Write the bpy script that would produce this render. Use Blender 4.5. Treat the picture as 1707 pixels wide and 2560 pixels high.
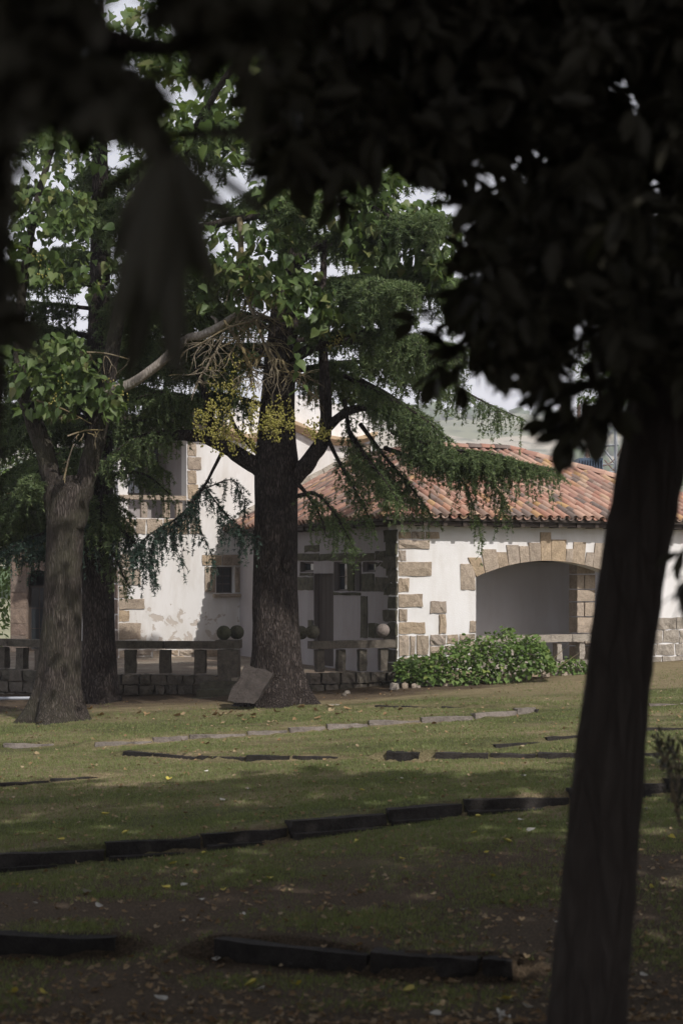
import bpy, math, random
import numpy as np

for _o in list(bpy.data.objects):
    bpy.data.objects.remove(_o)
SC = bpy.context.scene
COL = SC.collection

# ------------------------------------------------------------------ camera, sky, sun, exposure
F_PX, CX, HY = 3911.0, 853.5, 1440.0          # focal length in photo pixels, centre column, eye-level row
cam = bpy.data.cameras.new('camera')
cam.sensor_fit = 'VERTICAL'; cam.sensor_height = 36.0; cam.lens = 55.0
cam.shift_y = (HY - 1280.0) / 2560.0
cam.clip_start = 0.05; cam.clip_end = 6000
cam.dof.use_dof = True; cam.dof.focus_distance = 33.5; cam.dof.aperture_fstop = 1.9
cam_o = bpy.data.objects.new('camera', cam); COL.objects.link(cam_o)
cam_o.rotation_euler = (math.radians(90), 0, 0)
SC.camera = cam_o

SUN_EL = math.radians(42.0)
SUN_AZ = math.atan2(0.60, -0.80)              # clockwise from +Y: behind the camera, to the right
world = bpy.data.worlds.new('World'); SC.world = world; world.use_nodes = True
wn = world.node_tree.nodes; wl = world.node_tree.links
bg = wn['Background']; bg.inputs['Strength'].default_value = 0.06
sky = wn.new('ShaderNodeTexSky'); sky.sky_type = 'NISHITA'; sky.sun_disc = False
sky.sun_elevation = SUN_EL; sky.sun_rotation = SUN_AZ
sky.air_density = 1.0; sky.dust_density = 5.0; sky.ozone_density = 0.6; sky.altitude = 0
# thin even cloud veil over the sky: its optical path grows as 1/sin(elevation), so it whitens towards the horizon all round
tc_ = wn.new('ShaderNodeTexCoord'); sp_ = wn.new('ShaderNodeSeparateXYZ'); wl.new(tc_.outputs['Generated'], sp_.inputs[0])
def wmath(op, a, b=0.0):
    m = wn.new('ShaderNodeMath'); m.operation = op
    for s_, v_ in ((m.inputs[0], a), (m.inputs[1], b)):
        if isinstance(v_, (int, float)): s_.default_value = v_
        else: wl.new(v_, s_)
    return m.outputs[0]
nz_ = wn.new('ShaderNodeTexNoise'); nz_.inputs['Scale'].default_value = 3.0; nz_.inputs['Detail'].default_value = 5; wl.new(tc_.outputs['Generated'], nz_.inputs['Vector'])
tau = wmath('MULTIPLY', wmath('ADD', nz_.outputs['Fac'], 0.15), 0.34)
veil = wmath('SUBTRACT', 1.0, wmath('EXPONENT', wmath('MULTIPLY', wmath('DIVIDE', tau, wmath('MAXIMUM', sp_.outputs['Z'], 0.03)), -1.0)))
wm = wn.new('ShaderNodeMix'); wm.data_type = 'RGBA'; wl.new(veil, wm.inputs[0]); wl.new(sky.outputs[0], wm.inputs[6]); wm.inputs[7].default_value = (31.0, 31.3, 34.0, 1)
wl.new(wm.outputs[2], bg.inputs['Color'])

sun = bpy.data.lights.new('sun', 'SUN'); sun.energy = 4.7; sun.angle = math.radians(0.55); sun.color = (1.0, 0.955, 0.90)
sun_o = bpy.data.objects.new('sun', sun); COL.objects.link(sun_o)
ce = math.cos(SUN_EL)
SUN_DIR = np.array([0.60 * ce, -0.80 * ce, math.sin(SUN_EL)])
import mathutils
sun_o.rotation_euler = mathutils.Vector(SUN_DIR).to_track_quat('Z', 'Y').to_euler()
sun_o.location = (20, -30, 40)

SC.view_settings.view_transform = 'Standard'; SC.view_settings.look = 'None'
SC.view_settings.exposure = -0.3; SC.view_settings.gamma = 1.0
SC.render.engine = 'CYCLES'
SC.cycles.max_bounces = 6; SC.cycles.diffuse_bounces = 3; SC.cycles.transmission_bounces = 4
SC.cycles.transparent_max_bounces = 4; SC.cycles.caustics_reflective = False; SC.cycles.caustics_refractive = False
SC.cycles.use_denoising = True
SC.cycles.sample_clamp_indirect = 4.0

# ------------------------------------------------------------------ helpers
RNG = np.random.default_rng(7)
random.seed(7)

def P(px, py, Y):
    return np.array([(px - CX) / F_PX * Y, Y, (HY - py) / F_PX * Y])

def project(p):
    return CX + p[0] / p[1] * F_PX, HY - p[2] / p[1] * F_PX

def hash3(ix, iy, iz, seed=0):
    h = (ix.astype(np.int64) * 374761393 + iy.astype(np.int64) * 668265263 + iz.astype(np.int64) * 1274126177 + seed * 144665) & 0xFFFFFFFF
    h = ((h ^ (h >> 13)) * 1274126177) & 0xFFFFFFFF
    return ((h ^ (h >> 16)) & 0xFFFF) / 65535.0

def vnoise(p, seed=0):
    p = np.asarray(p, float); i = np.floor(p).astype(np.int64); f = p - i; f = f * f * (3 - 2 * f)
    r = 0
    for dx in (0, 1):
        for dy in (0, 1):
            for dz in (0, 1):
                w = (f[..., 0] if dx else 1 - f[..., 0]) * (f[..., 1] if dy else 1 - f[..., 1]) * (f[..., 2] if dz else 1 - f[..., 2])
                r = r + w * hash3(i[..., 0] + dx, i[..., 1] + dy, i[..., 2] + dz, seed)
    return r

def norm(v):
    v = np.asarray(v, float)
    return v / (np.linalg.norm(v, axis=-1, keepdims=True) + 1e-12)

def new_mesh(name, V, F, smooth=False):
    me = bpy.data.meshes.new(name)
    if isinstance(F, np.ndarray):
        V = np.asarray(V, np.float32); n, k = F.shape
        me.vertices.add(len(V)); me.vertices.foreach_set('co', V.ravel())
        me.loops.add(n * k); me.loops.foreach_set('vertex_index', F.astype(np.int32).ravel())
        me.polygons.add(n); me.polygons.foreach_set('loop_start', np.arange(0, n * k, k, dtype=np.int32))
        me.update(calc_edges=True)
    else:
        me.from_pydata([tuple(map(float, v)) for v in V], [], [tuple(map(int, f)) for f in F])
    if smooth:
        me.polygons.foreach_set('use_smooth', np.ones(len(me.polygons), bool))
    me.validate()
    return me

def link(name, me, mat, parent=None):
    o = bpy.data.objects.new(name, me); COL.objects.link(o)
    if me is not None and mat is not None and not me.materials:
        me.materials.append(mat)
    if parent is not None:
        o.parent = parent
    return o

def mk(name, V, F, mat, parent=None, smooth=False):
    return link(name, new_mesh(name, V, F, smooth), mat, parent)

def tag(o, label=None, cat=None, group=None, kind=None):
    if label: o['label'] = label
    if cat: o['category'] = cat
    if group: o['group'] = group
    if kind: o['kind'] = kind
    return o

def thing(name, label, cat, loc, group=None):
    o = bpy.data.objects.new(name, None); COL.objects.link(o)
    o.empty_display_size = 0.1
    tag(o, label, cat, group)
    o['_base'] = [float(c) for c in loc]
    return o

def settle(root):
    """move the Empty to the base of its thing while the parts (built in world space) stay put"""
    b = mathutils.Vector(root['_base']); root.location = b
    for c in root.children:
        c.matrix_parent_inverse = mathutils.Matrix.Translation(-b)
    del root['_base']

class MB:
    """collects polygons for one mesh"""
    def __init__(self): self.V = []; self.F = []; self.n = 0
    def add(self, V, F):
        V = np.asarray(V, float); self.V.append(V)
        for f in F: self.F.append([int(i) + self.n for i in f])
        self.n += len(V)
    def box(self, c0, c1):
        x0, y0, z0 = c0; x1, y1, z1 = c1
        self.add([(x0,y0,z0),(x1,y0,z0),(x1,y1,z0),(x0,y1,z0),(x0,y0,z1),(x1,y0,z1),(x1,y1,z1),(x0,y1,z1)],
                 [(0,3,2,1),(4,5,6,7),(0,1,5,4),(1,2,6,5),(2,3,7,6),(3,0,4,7)])
    def quad(self, a, b, c, d): self.add([a, b, c, d], [(0, 1, 2, 3)])
    def build(self, name, mat, parent=None, smooth=False):
        return mk(name, np.concatenate(self.V), self.F, mat, parent, smooth)

def tube_arrays(pts, radii, n=8, cap=True, bumps=0.0, seed=0):
    pts = np.asarray(pts, float); radii = np.asarray(radii, float); m = len(pts)
    tan = np.gradient(pts, axis=0); tan = norm(tan)
    ref = np.array([0.0, 1.0, 0.0]) if abs(tan[0][1]) < 0.9 else np.array([1.0, 0, 0])
    V = []
    a = np.arange(n) / n * 2 * math.pi
    u = norm(np.cross(tan[0], ref))
    for i in range(m):
        u = norm(u - tan[i] * np.dot(u, tan[i])); w = np.cross(tan[i], u)
        r = radii[i] * np.ones(n)
        if bumps:
            r = r * (1 + bumps * (vnoise(np.stack([np.cos(a) * 2 + seed, np.sin(a) * 2, np.full(n, i * 0.45)], -1), seed) - 0.5))
        V.append(pts[i] + np.cos(a)[:, None] * r[:, None] * u + np.sin(a)[:, None] * r[:, None] * w)
    V = np.concatenate(V)
    F = []
    for i in range(m - 1):
        for j in range(n):
            k = (j + 1) % n
            F.append((i*n+j, i*n+k, (i+1)*n+k, (i+1)*n+j))
    if cap:
        F.append(tuple(range(n))[::-1]); F.append(tuple((m-1)*n + j for j in range(n)))
    return V, F

def spline(pts, sub=6):
    """Catmull-Rom through the rows of pts (any number of columns)"""
    p = np.asarray(pts, float); q = np.vstack([2*p[0]-p[1], p, 2*p[-1]-p[-2]]); out = []
    for i in range(1, len(q) - 2):
        for s in np.arange(sub) / sub:
            a, b, c, d = q[i-1], q[i], q[i+1], q[i+2]
            out.append(0.5*((2*b)+(-a+c)*s+(2*a-5*b+4*c-d)*s*s+(-a+3*b-3*c+d)*s**3))
    out.append(p[-1]); return np.array(out)

def limb_px(rows, sub=6):
    """rows of (px, py, Y, radius in m) -> points, radii"""
    r = np.array([list(P(a, b, Y)) + [rad] for a, b, Y, rad in rows]); s = spline(r, sub)
    return s[:, :3], np.maximum(s[:, 3], 0.004)

def instances(V0, F0, pos, X, Yv, Z, scale):
    """copies of a small template: axes X, Yv, Z per copy"""
    V0 = np.asarray(V0, float); F0 = np.asarray(F0, np.int64); n = len(pos)
    sc = np.asarray(scale, float).reshape(n, 1, 1) * np.ones((n, 1, 1))
    V = pos[:, None, :] + sc * (V0[None, :, 0, None] * X[:, None, :] + V0[None, :, 1, None] * Yv[:, None, :] + V0[None, :, 2, None] * Z[:, None, :])
    F = F0[None] + (np.arange(n) * len(V0))[:, None, None]
    return V.reshape(-1, 3), F.reshape(-1, F0.shape[1])

def frames(axis, up):
    """leaf frames: Y along axis, Z near up"""
    y = norm(axis); x = norm(np.cross(y, up)); z = np.cross(x, y)
    return x, y, z

def rough_block(c0, c1, seed, rough=0.012, nx=3, ny=1, nz=2, ch=0.012):
    """a hand-dressed stone between two corners, in local axes: worn edges and an uneven face"""
    c0 = np.array(c0, float); c1 = np.array(c1, float); idx = {}; V = []; F = []
    rs = np.random.default_rng(seed)
    def vid(i, j, k):
        if (i, j, k) not in idx:
            idx[(i, j, k)] = len(V)
            f = np.array([i / nx, j / ny, k / nz]); p = c0 + (c1 - c0) * f
            ext = sum([i in (0, nx), j in (0, ny), k in (0, nz)])
            d = rs.normal(0, rough, 3); d = np.clip(d, -1.8*rough, 1.8*rough)
            if ext >= 2:
                p = p + (0.5 - f) * 2 * np.array([ch if i in (0, nx) else 0, ch if j in (0, ny) else 0, ch if k in (0, nz) else 0])
                d *= 0.5
            V.append(p + d)
        return idx[(i, j, k)]
    for k, (A, B) in ((0, (ny, nz)), (1, (nx, nz)), (2, (nx, ny))):
        for side in (0, 1):
            for a in range(A):
                for b in range(B):
                    q = []
                    for da, db in ((0,0),(1,0),(1,1),(0,1)):
                        if k == 0: q.append(vid(nx*side, a+da, b+db))
                        elif k == 1: q.append(vid(a+da, ny*side, b+db))
                        else: q.append(vid(a+da, b+db, nz*side))
                    if (side == 1) == (k == 1): q = q[::-1]
                    F.append(q)
    return np.array(V), F

# ------------------------------------------------------------------ materials
def mat_new(name):
    m = bpy.data.materials.new(name); m.use_nodes = True
    nt = m.node_tree; b = nt.nodes['Principled BSDF']
    return m, nt, b
def N(nt, typ, **kw):
    n = nt.nodes.new(typ)
    for k, v in kw.items(): setattr(n, k, v)
    return n
def ramp(nt, stops, fac):
    r = N(nt, 'ShaderNodeValToRGB'); e = r.color_ramp.elements
    while len(e) < len(stops): e.new(0.5)
    for el, (p, c) in zip(e, stops): el.position = p; el.color = (*c, 1)
    nt.links.new(fac, r.inputs[0]); return r.outputs[0]
def noise(nt, scale, detail=4, rough=0.55, vec=None, dist=0.0):
    n = N(nt, 'ShaderNodeTexNoise'); n.inputs['Scale'].default_value = scale; n.inputs['Detail'].default_value = detail
    n.inputs['Roughness'].default_value = rough; n.inputs['Distortion'].default_value = dist
    if vec is not None: nt.links.new(vec, n.inputs['Vector'])
    return n.outputs['Fac']
def mapped(nt, scale=(1, 1, 1)):
    t = N(nt, 'ShaderNodeTexCoord'); m = N(nt, 'ShaderNodeMapping'); m.inputs['Scale'].default_value = scale
    nt.links.new(t.outputs['Object'], m.inputs['Vector']); return m.outputs[0]
def mix(nt, fac, a, b, mode='MIX'):
    m = N(nt, 'ShaderNodeMix', data_type='RGBA', blend_type=mode)
    for sock, v in ((m.inputs[0], fac), (m.inputs[6], a), (m.inputs[7], b)):
        if isinstance(v, (int, float)): sock.default_value = v
        elif isinstance(v, tuple): sock.default_value = (*v, 1)
        else: nt.links.new(v, sock)
    return m.outputs[2]
def math_n(nt, op, a, b=0.0):
    m = N(nt, 'ShaderNodeMath', operation=op)
    for s, v in ((m.inputs[0], a), (m.inputs[1], b)):
        if isinstance(v, (int, float)): s.default_value = v
        else: nt.links.new(v, s)
    return m.outputs[0]
def bump(nt, b, h, strength, dist):
    n = N(nt, 'ShaderNodeBump'); n.inputs['Strength'].default_value = strength; n.inputs['Distance'].default_value = dist
    nt.links.new(h, n.inputs['Height']); nt.links.new(n.outputs[0], b.inputs['Normal'])
def any_random(nt):
    """a random value per object and per loose piece of a mesh"""
    o = N(nt, 'ShaderNodeObjectInfo').outputs['Random']; g = N(nt, 'ShaderNodeNewGeometry').outputs['Random Per Island']
    return math_n(nt, 'FRACT', math_n(nt, 'ADD', o, g))

def make_stone(name, stops, scale=1.0, rough=0.9, dark=0.5):
    m, nt, b = mat_new(name); v = mapped(nt)
    base = ramp(nt, stops, any_random(nt))
    n1 = noise(nt, 6 * scale, 8, 0.65, v); n2 = noise(nt, 28 * scale, 6, 0.7, v)
    c = mix(nt, 1.0, base, ramp(nt, [(0.25, (dark,)*3), (0.5, (0.85,)*3), (0.78, (1.15,)*3)], n1), 'MULTIPLY')
    c = mix(nt, 1.0, c, ramp(nt, [(0.3, (0.7,)*3), (0.65, (1.1,)*3)], n2), 'MULTIPLY')
    nt.links.new(c, b.inputs['Base Color']); b.inputs['Roughness'].default_value = rough; b.inputs['Specular IOR Level'].default_value = 0.2
    bump(nt, b, math_n(nt, 'ADD', n1, n2), 0.9, 0.03)
    return m
M = {}
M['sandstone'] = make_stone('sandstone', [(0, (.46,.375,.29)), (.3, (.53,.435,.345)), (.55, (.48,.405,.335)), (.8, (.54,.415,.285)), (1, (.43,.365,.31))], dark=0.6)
M['pinkstone'] = make_stone('pink_sandstone', [(0, (.25,.185,.15)), (.5, (.30,.225,.175)), (1, (.23,.185,.155))])
M['greystone'] = make_stone('weathered_stone', [(0, (.14,.122,.10)), (.4, (.175,.15,.122)), (.7, (.13,.118,.092)), (1, (.20,.17,.14))], dark=0.35)
M['moss_shade_stone'] = make_stone('mossy_shaded_stone', [(0, (.115,.11,.075)), (.5, (.15,.135,.10)), (1, (.10,.10,.06))], dark=0.3)  # mossy stone, also a stand-in for sandstone in shade
M['palestone'] = make_stone('pale_stone', [(0, (.42,.37,.31)), (1, (.48,.43,.37))])
M['slab'] = make_stone('slab_stone', [(0, (.078,.066,.060)), (1, (.078,.066,.060))], dark=0.45)
M['kerb'] = make_stone('shaded_kerb_stone', [(0, (.045,.040,.036)), (.5, (.060,.052,.047)), (1, (.036,.032,.029))], dark=0.35)  # darkened kerb stone: shade put into the colour
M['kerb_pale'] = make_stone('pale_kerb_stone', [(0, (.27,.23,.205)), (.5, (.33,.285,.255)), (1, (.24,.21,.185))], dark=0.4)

def make_plaster(name, col, stain=0.35, peel=False):
    m, nt, b = mat_new(name); v = mapped(nt); vs = mapped(nt, (1, 1, 0.22))
    n1 = noise(nt, 1.3, 7, 0.6, v); n2 = noise(nt, 2.2, 6, 0.65, vs); n3 = noise(nt, 40, 4, 0.6, v)
    c = mix(nt, ramp(nt, [(0.42, (0,0,0)), (0.75, (stain,)*3)], n2), col, (col[0]*.74, col[1]*.70, col[2]*.64))
    c = mix(nt, ramp(nt, [(0.5, (0,0,0)), (0.8, (stain,)*3)], n1), c, (col[0]*.8, col[1]*.78, col[2]*.74))
    h = n3
    if peel:
        z = N(nt, 'ShaderNodeSeparateXYZ'); t = N(nt, 'ShaderNodeTexCoord'); nt.links.new(t.outputs['Object'], z.inputs[0])
        low = math_n(nt, 'MULTIPLY', math_n(nt, 'SUBTRACT', -0.75, z.outputs['Z']), 0.17)     # rising damp: only the foot of the wall peels
        n4 = noise(nt, 2.3, 9, 0.62, v, 0.6); f = ramp(nt, [(0.655, (0,0,0)), (0.672, (1,1,1))], math_n(nt, 'ADD', n4, low))
        c = mix(nt, f, c, mix(nt, n1, (.46,.40,.35), (.58,.53,.48)))
        h = math_n(nt, 'SUBTRACT', math_n(nt, 'MULTIPLY', n3, 0.3), f)
    nt.links.new(c, b.inputs['Base Color']); b.inputs['Roughness'].default_value = 0.92; b.inputs['Specular IOR Level'].default_value = 0.12
    bump(nt, b, h, 0.5, 0.012)
    return m
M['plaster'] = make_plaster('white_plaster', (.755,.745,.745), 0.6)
M['plaster_old'] = make_plaster('old_white_plaster', (.755,.74,.73), 0.85, True)
M['porch'] = make_plaster('porch_plaster', (.70,.68,.69), 0.35)
M['shaded_plaster'] = make_plaster('shaded_white_plaster', (.36,.335,.335), 0.6)  # plaster darkened to carry the shade of side wall and loggia
M['cream'] = make_plaster('cream_paint', (.62,.47,.31), 0.3)

def make_tile():
    m, nt, b = mat_new('terracotta'); v = mapped(nt); r = any_random(nt)
    base = ramp(nt, [(0, (.37,.185,.135)), (.18, (.47,.275,.205)), (.34, (.29,.155,.125)), (.50, (.53,.345,.265)), (.62, (.35,.225,.175)), (.70, (.14,.112,.10)), (.79, (.20,.155,.138)), (.88, (.50,.36,.285)), (.96, (.46,.28,.12)), (1, (.42,.22,.165))], r)
    n1 = noise(nt, 1.6, 8, 0.7, v); n2 = noise(nt, 30, 5, 0.7, v); base = mix(nt, .08, base, (.38,.29,.24))
    c = mix(nt, ramp(nt, [(.5, (0,0,0)), (.72, (.8,)*3)], n1), base, (.13,.11,.095))
    c = mix(nt, ramp(nt, [(.62, (0,0,0)), (.72, (.6,)*3)], n2), c, (.42,.36,.26))
    nt.links.new(c, b.inputs['Base Color']); b.inputs['Roughness'].default_value = 0.85; b.inputs['Specular IOR Level'].default_value = 0.25
    bump(nt, b, n2, 0.4, 0.01); return m
M['tile'] = make_tile()

def make_bark(name, c0, c1, c2, zs=0.16, scale=16, strength=1.0, dist=0.05, moss=None):
    m, nt, b = mat_new(name); v = mapped(nt, (1, 1, zs))
    vor = N(nt, 'ShaderNodeTexVoronoi', feature='DISTANCE_TO_EDGE'); vor.inputs['Scale'].default_value = scale
    nd = N(nt, 'ShaderNodeTexNoise'); nd.inputs['Scale'].default_value = scale * .7; nt.links.new(v, nd.inputs['Vector'])
    vm = N(nt, 'ShaderNodeVectorMath', operation='MULTIPLY_ADD'); nt.links.new(nd.outputs['Color'], vm.inputs[0]); vm.inputs[1].default_value = (.12,)*3; nt.links.new(v, vm.inputs[2])
    nt.links.new(vm.outputs[0], vor.inputs['Vector'])
    n1 = noise(nt, scale*1.4, 8, 0.65, v); n2 = noise(nt, 2.0, 4, 0.5, mapped(nt))
    f = math_n(nt, 'ADD', math_n(nt, 'MULTIPLY', vor.outputs['Distance'], 1.6), math_n(nt, 'MULTIPLY', n1, 0.6))
    c = ramp(nt, [(.18, c0), (.5, c1), (.85, c2)], f)
    c = mix(nt, ramp(nt, [(.4, (0,0,0)), (.7, (.6,)*3)], n2), c, moss or c0)
    nt.links.new(c, b.inputs['Base Color']); b.inputs['Roughness'].default_value = 0.95; b.inputs['Specular IOR Level'].default_value = 0.1
    bump(nt, b, f, strength, dist); return m
M['cedar_bark'] = make_bark('cedar_bark', (.012,.009,.008), (.052,.042,.037), (.145,.120,.110), 0.18, 26, 1.0, 0.045)
M['pale_bark'] = make_bark('paulownia_bark', (.014,.011,.010), (.052,.043,.037), (.125,.106,.094), 0.12, 28, 0.9, 0.035, (.07,.068,.045))
M['dark_bark'] = make_bark('dark_bark', (.058,.048,.041), (.072,.060,.052), (.088,.074,.064), 0.2, 12)
M['twig'] = make_bark('twig_bark', (.11,.09,.065), (.22,.185,.135), (.31,.27,.20), 0.5, 30, 0.4, 0.01, (.22,.165,.05))
M['deadwood'] = make_bark('bleached_wood', (.22,.19,.16), (.36,.32,.28), (.46,.42,.38), 0.3, 14, 0.6, 0.02)

def make_leaf(name, stops, trans=0.35, tcol=(.30,.42,.04), rough=0.5, spec=0.35, noise_scale=0.0):
    m, nt, b = mat_new(name); fac = any_random(nt)
    if noise_scale:
        fac = math_n(nt, 'ADD', math_n(nt, 'MULTIPLY', fac, .55), math_n(nt, 'MULTIPLY', noise(nt, noise_scale, 3, .6, mapped(nt)), .5))
    c = ramp(nt, stops, fac); nt.links.new(c, b.inputs['Base Color'])
    b.inputs['Roughness'].default_value = rough; b.inputs['Specular IOR Level'].default_value = spec
    if trans:
        t = N(nt, 'ShaderNodeBsdfTranslucent'); nt.links.new(mix(nt, .6, c, tcol), t.inputs['Color'])
        ms = N(nt, 'ShaderNodeMixShader'); ms.inputs[0].default_value = trans
        nt.links.new(b.outputs[0], ms.inputs[1]); nt.links.new(t.outputs[0], ms.inputs[2])
        nt.links.new(ms.outputs[0], nt.nodes['Material Output'].inputs['Surface'])
    return m
M['paul_leaf'] = make_leaf('paulownia_leaf', [(0, (.050,.088,.026)), (.3, (.085,.135,.042)), (.7, (.125,.18,.06)), (.9, (.165,.21,.075)), (1, (.22,.21,.08))], .38, (.19,.28,.04))
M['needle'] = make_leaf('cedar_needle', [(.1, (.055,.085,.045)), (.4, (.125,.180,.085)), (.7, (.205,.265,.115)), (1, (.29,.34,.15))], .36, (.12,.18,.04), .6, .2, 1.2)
M['blue_shade_needle'] = make_leaf('bluish_shaded_needle', [(.1, (.025,.045,.035)), (.5, (.045,.080,.060)), (.8, (.075,.115,.085)), (1, (.10,.14,.10))], .12, (.10,.16,.08), .6, .2, 1.2)  # bluish needles, also the shaded version of the ordinary cedar needles
M['dark_leaf'] = make_leaf('dark_broad_leaf', [(0, (.068,.062,.046)), (.6, (.076,.070,.052)), (1, (.088,.081,.060))], .12, (.10,.13,.02), .55, .25)
M['shrub_leaf'] = make_leaf('shrub_leaf', [(0, (.075,.13,.034)), (.5, (.14,.22,.06)), (.95, (.19,.27,.085)), (1, (.24,.29,.08))], .3, (.18,.30,.03), .5, .3)
M['hedge_leaf'] = make_leaf('background_leaf', [(0, (.05,.10,.02)), (.6, (.09,.16,.03)), (1, (.14,.22,.05))], .3)
M['fruit'] = make_leaf('unripe_fruit', [(0, (.19,.18,.03)), (.6, (.29,.27,.055)), (1, (.36,.31,.11))], 0, rough=.5)
M['yellow_leaf'] = make_leaf('yellow_fallen_leaf', [(0, (.50,.42,.06)), (1, (.60,.50,.12))], .15, (.5,.4,.05), .7)
M['brown_leaf'] = make_leaf('brown_fallen_leaf', [(0, (.20,.12,.06)), (.5, (.30,.20,.10)), (1, (.38,.30,.19))], .1, (.3,.2,.08), .8)
M['pale_leaf'] = make_leaf('pale_fallen_leaf', [(0, (.48,.46,.40)), (1, (.60,.58,.52))], .05, (.4,.4,.3), .8)
M['grass'] = make_leaf('grass_blade', [(.08, (.085,.10,.040)), (.35, (.155,.195,.072)), (.6, (.22,.26,.10)), (.78, (.30,.285,.15)), (.92, (.44,.37,.24))], .3, (.24,.30,.05), .6, .2, .5)

def plain(name, col, rough=.7, metal=0.0, ns=18):
    m, nt, b = mat_new(name); v = mapped(nt); n1 = noise(nt, ns, 6, .65, v)
    c = mix(nt, n1, tuple(x*.75 for x in col), tuple(min(1, x*1.2) for x in col))
    nt.links.new(c, b.inputs['Base Color']); b.inputs['Roughness'].default_value = rough; b.inputs['Metallic'].default_value = metal
    bump(nt, b, n1, .25, .01); return m
M['darkwood'] = plain('dark_wood', (.045,.032,.024), .8)
M['frame_wood'] = plain('window_frame_paint', (.11,.09,.08), .6)
M['steel'] = plain('galvanised_steel', (.42,.44,.47), .5, .4)
M['trafo'] = plain('transformer_paint', (.07,.11,.17), .5)
M['porcelain'] = plain('brown_porcelain', (.20,.13,.10), .3)
M['pipe'] = plain('grey_pipe', (.36,.38,.42), .5)
M['curtain'] = plain('pale_curtain', (.55,.55,.58), .9)
def glass():
    m, nt, b = mat_new('window_glass'); b.inputs['Base Color'].default_value = (.03,.035,.04,1); b.inputs['Roughness'].default_value = .06
    b.inputs['Specular IOR Level'].default_value = 0.9
    bump(nt, b, noise(nt, 1.5, 2, .5, mapped(nt)), .08, .02); return m
M['glass'] = glass()

def make_ground():
    m, nt, b = mat_new('lawn'); v = mapped(nt); vs = mapped(nt, (.6, 1.6, 1))
    n1 = noise(nt, .55, 6, .6, vs); n2 = noise(nt, 5, 6, .7, vs); n3 = noise(nt, 45, 4, .75, v); n4 = noise(nt, .22, 4, .5, v)
    g = ramp(nt, [(.3, (.066,.068,.030)), (.5, (.100,.104,.044)), (.7, (.140,.140,.062))], n2)
    straw = ramp(nt, [(.3, (.19,.15,.085)), (.6, (.29,.235,.14)), (.8, (.36,.30,.19))], n2)
    c = mix(nt, ramp(nt, [(.40, (0,0,0)), (.62, (1,1,1))], n1), g, straw)
    soil = ramp(nt, [(.3, (.05,.036,.026)), (.6, (.105,.075,.053)), (.8, (.17,.125,.095))], n3)
    sx = N(nt, 'ShaderNodeSeparateXYZ'); t = N(nt, 'ShaderNodeTexCoord'); nt.links.new(t.outputs['Object'], sx.inputs[0])
    # bare earth under the cedars in front of the terrace, and soil colour growing towards the near end
    far = math_n(nt, 'MULTIPLY', math_n(nt, 'SUBTRACT', sx.outputs['Y'], 31.6), .42)
    far = math_n(nt, 'SUBTRACT', far, math_n(nt, 'MULTIPLY', math_n(nt, 'MAXIMUM', math_n(nt, 'SUBTRACT', sx.outputs['X'], 1.5), 0), .35))
    near = math_n(nt, 'MULTIPLY', math_n(nt, 'SUBTRACT', 20.0, sx.outputs['Y']), .12)
    w = math_n(nt, 'ADD', math_n(nt, 'MAXIMUM', far, near), math_n(nt, 'MULTIPLY', math_n(nt, 'SUBTRACT', n1, .5), 1.6))
    band = math_n(nt, 'ADD', math_n(nt, 'MULTIPLY', math_n(nt, 'SUBTRACT', sx.outputs['Y'], 31.3), .7), math_n(nt, 'MULTIPLY', math_n(nt, 'SUBTRACT', n1, .5), 1.2))
    c = mix(nt, ramp(nt, [(.1, (0,0,0)), (.5, (.85,)*3)], band), c, straw)
    c = mix(nt, ramp(nt, [(.15, (0,0,0)), (.5, (.9,)*3)], w), c, soil)
    c = mix(nt, 1.0, c, ramp(nt, [(.32, (.45,)*3), (.68, (1.4,)*3)], n3), 'MULTIPLY')
    nt.links.new(c, b.inputs['Base Color']); b.inputs['Roughness'].default_value = 1.0; b.inputs['Specular IOR Level'].default_value = .1
    bump(nt, b, math_n(nt, 'ADD', math_n(nt, 'MULTIPLY', n3, .6), n2), .8, .05); return m
M['ground'] = make_ground()
def make_gravel():
    m, nt, b = mat_new('gravel'); v = mapped(nt); vor = N(nt, 'ShaderNodeTexVoronoi'); vor.inputs['Scale'].default_value = 22; nt.links.new(v, vor.inputs['Vector'])
    c = ramp(nt, [(0, (.20,.17,.13)), (.5, (.30,.26,.20)), (1, (.16,.13,.10))], N(nt, 'ShaderNodeSeparateColor').outputs[0])
    sep = [n for n in nt.nodes if n.type == 'SEPARATE_COLOR'][0]; nt.links.new(vor.outputs['Color'], sep.inputs[0])
    c = mix(nt, ramp(nt, [(.4, (0,0,0)), (.6, (.7,)*3)], noise(nt, 1.2, 5, .6, v)), c, (.14,.09,.06))
    nt.links.new(c, b.inputs['Base Color']); b.inputs['Roughness'].default_value = .95; bump(nt, b, vor.outputs['Distance'], .8, .03); return m
M['gravel'] = make_gravel()
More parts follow.
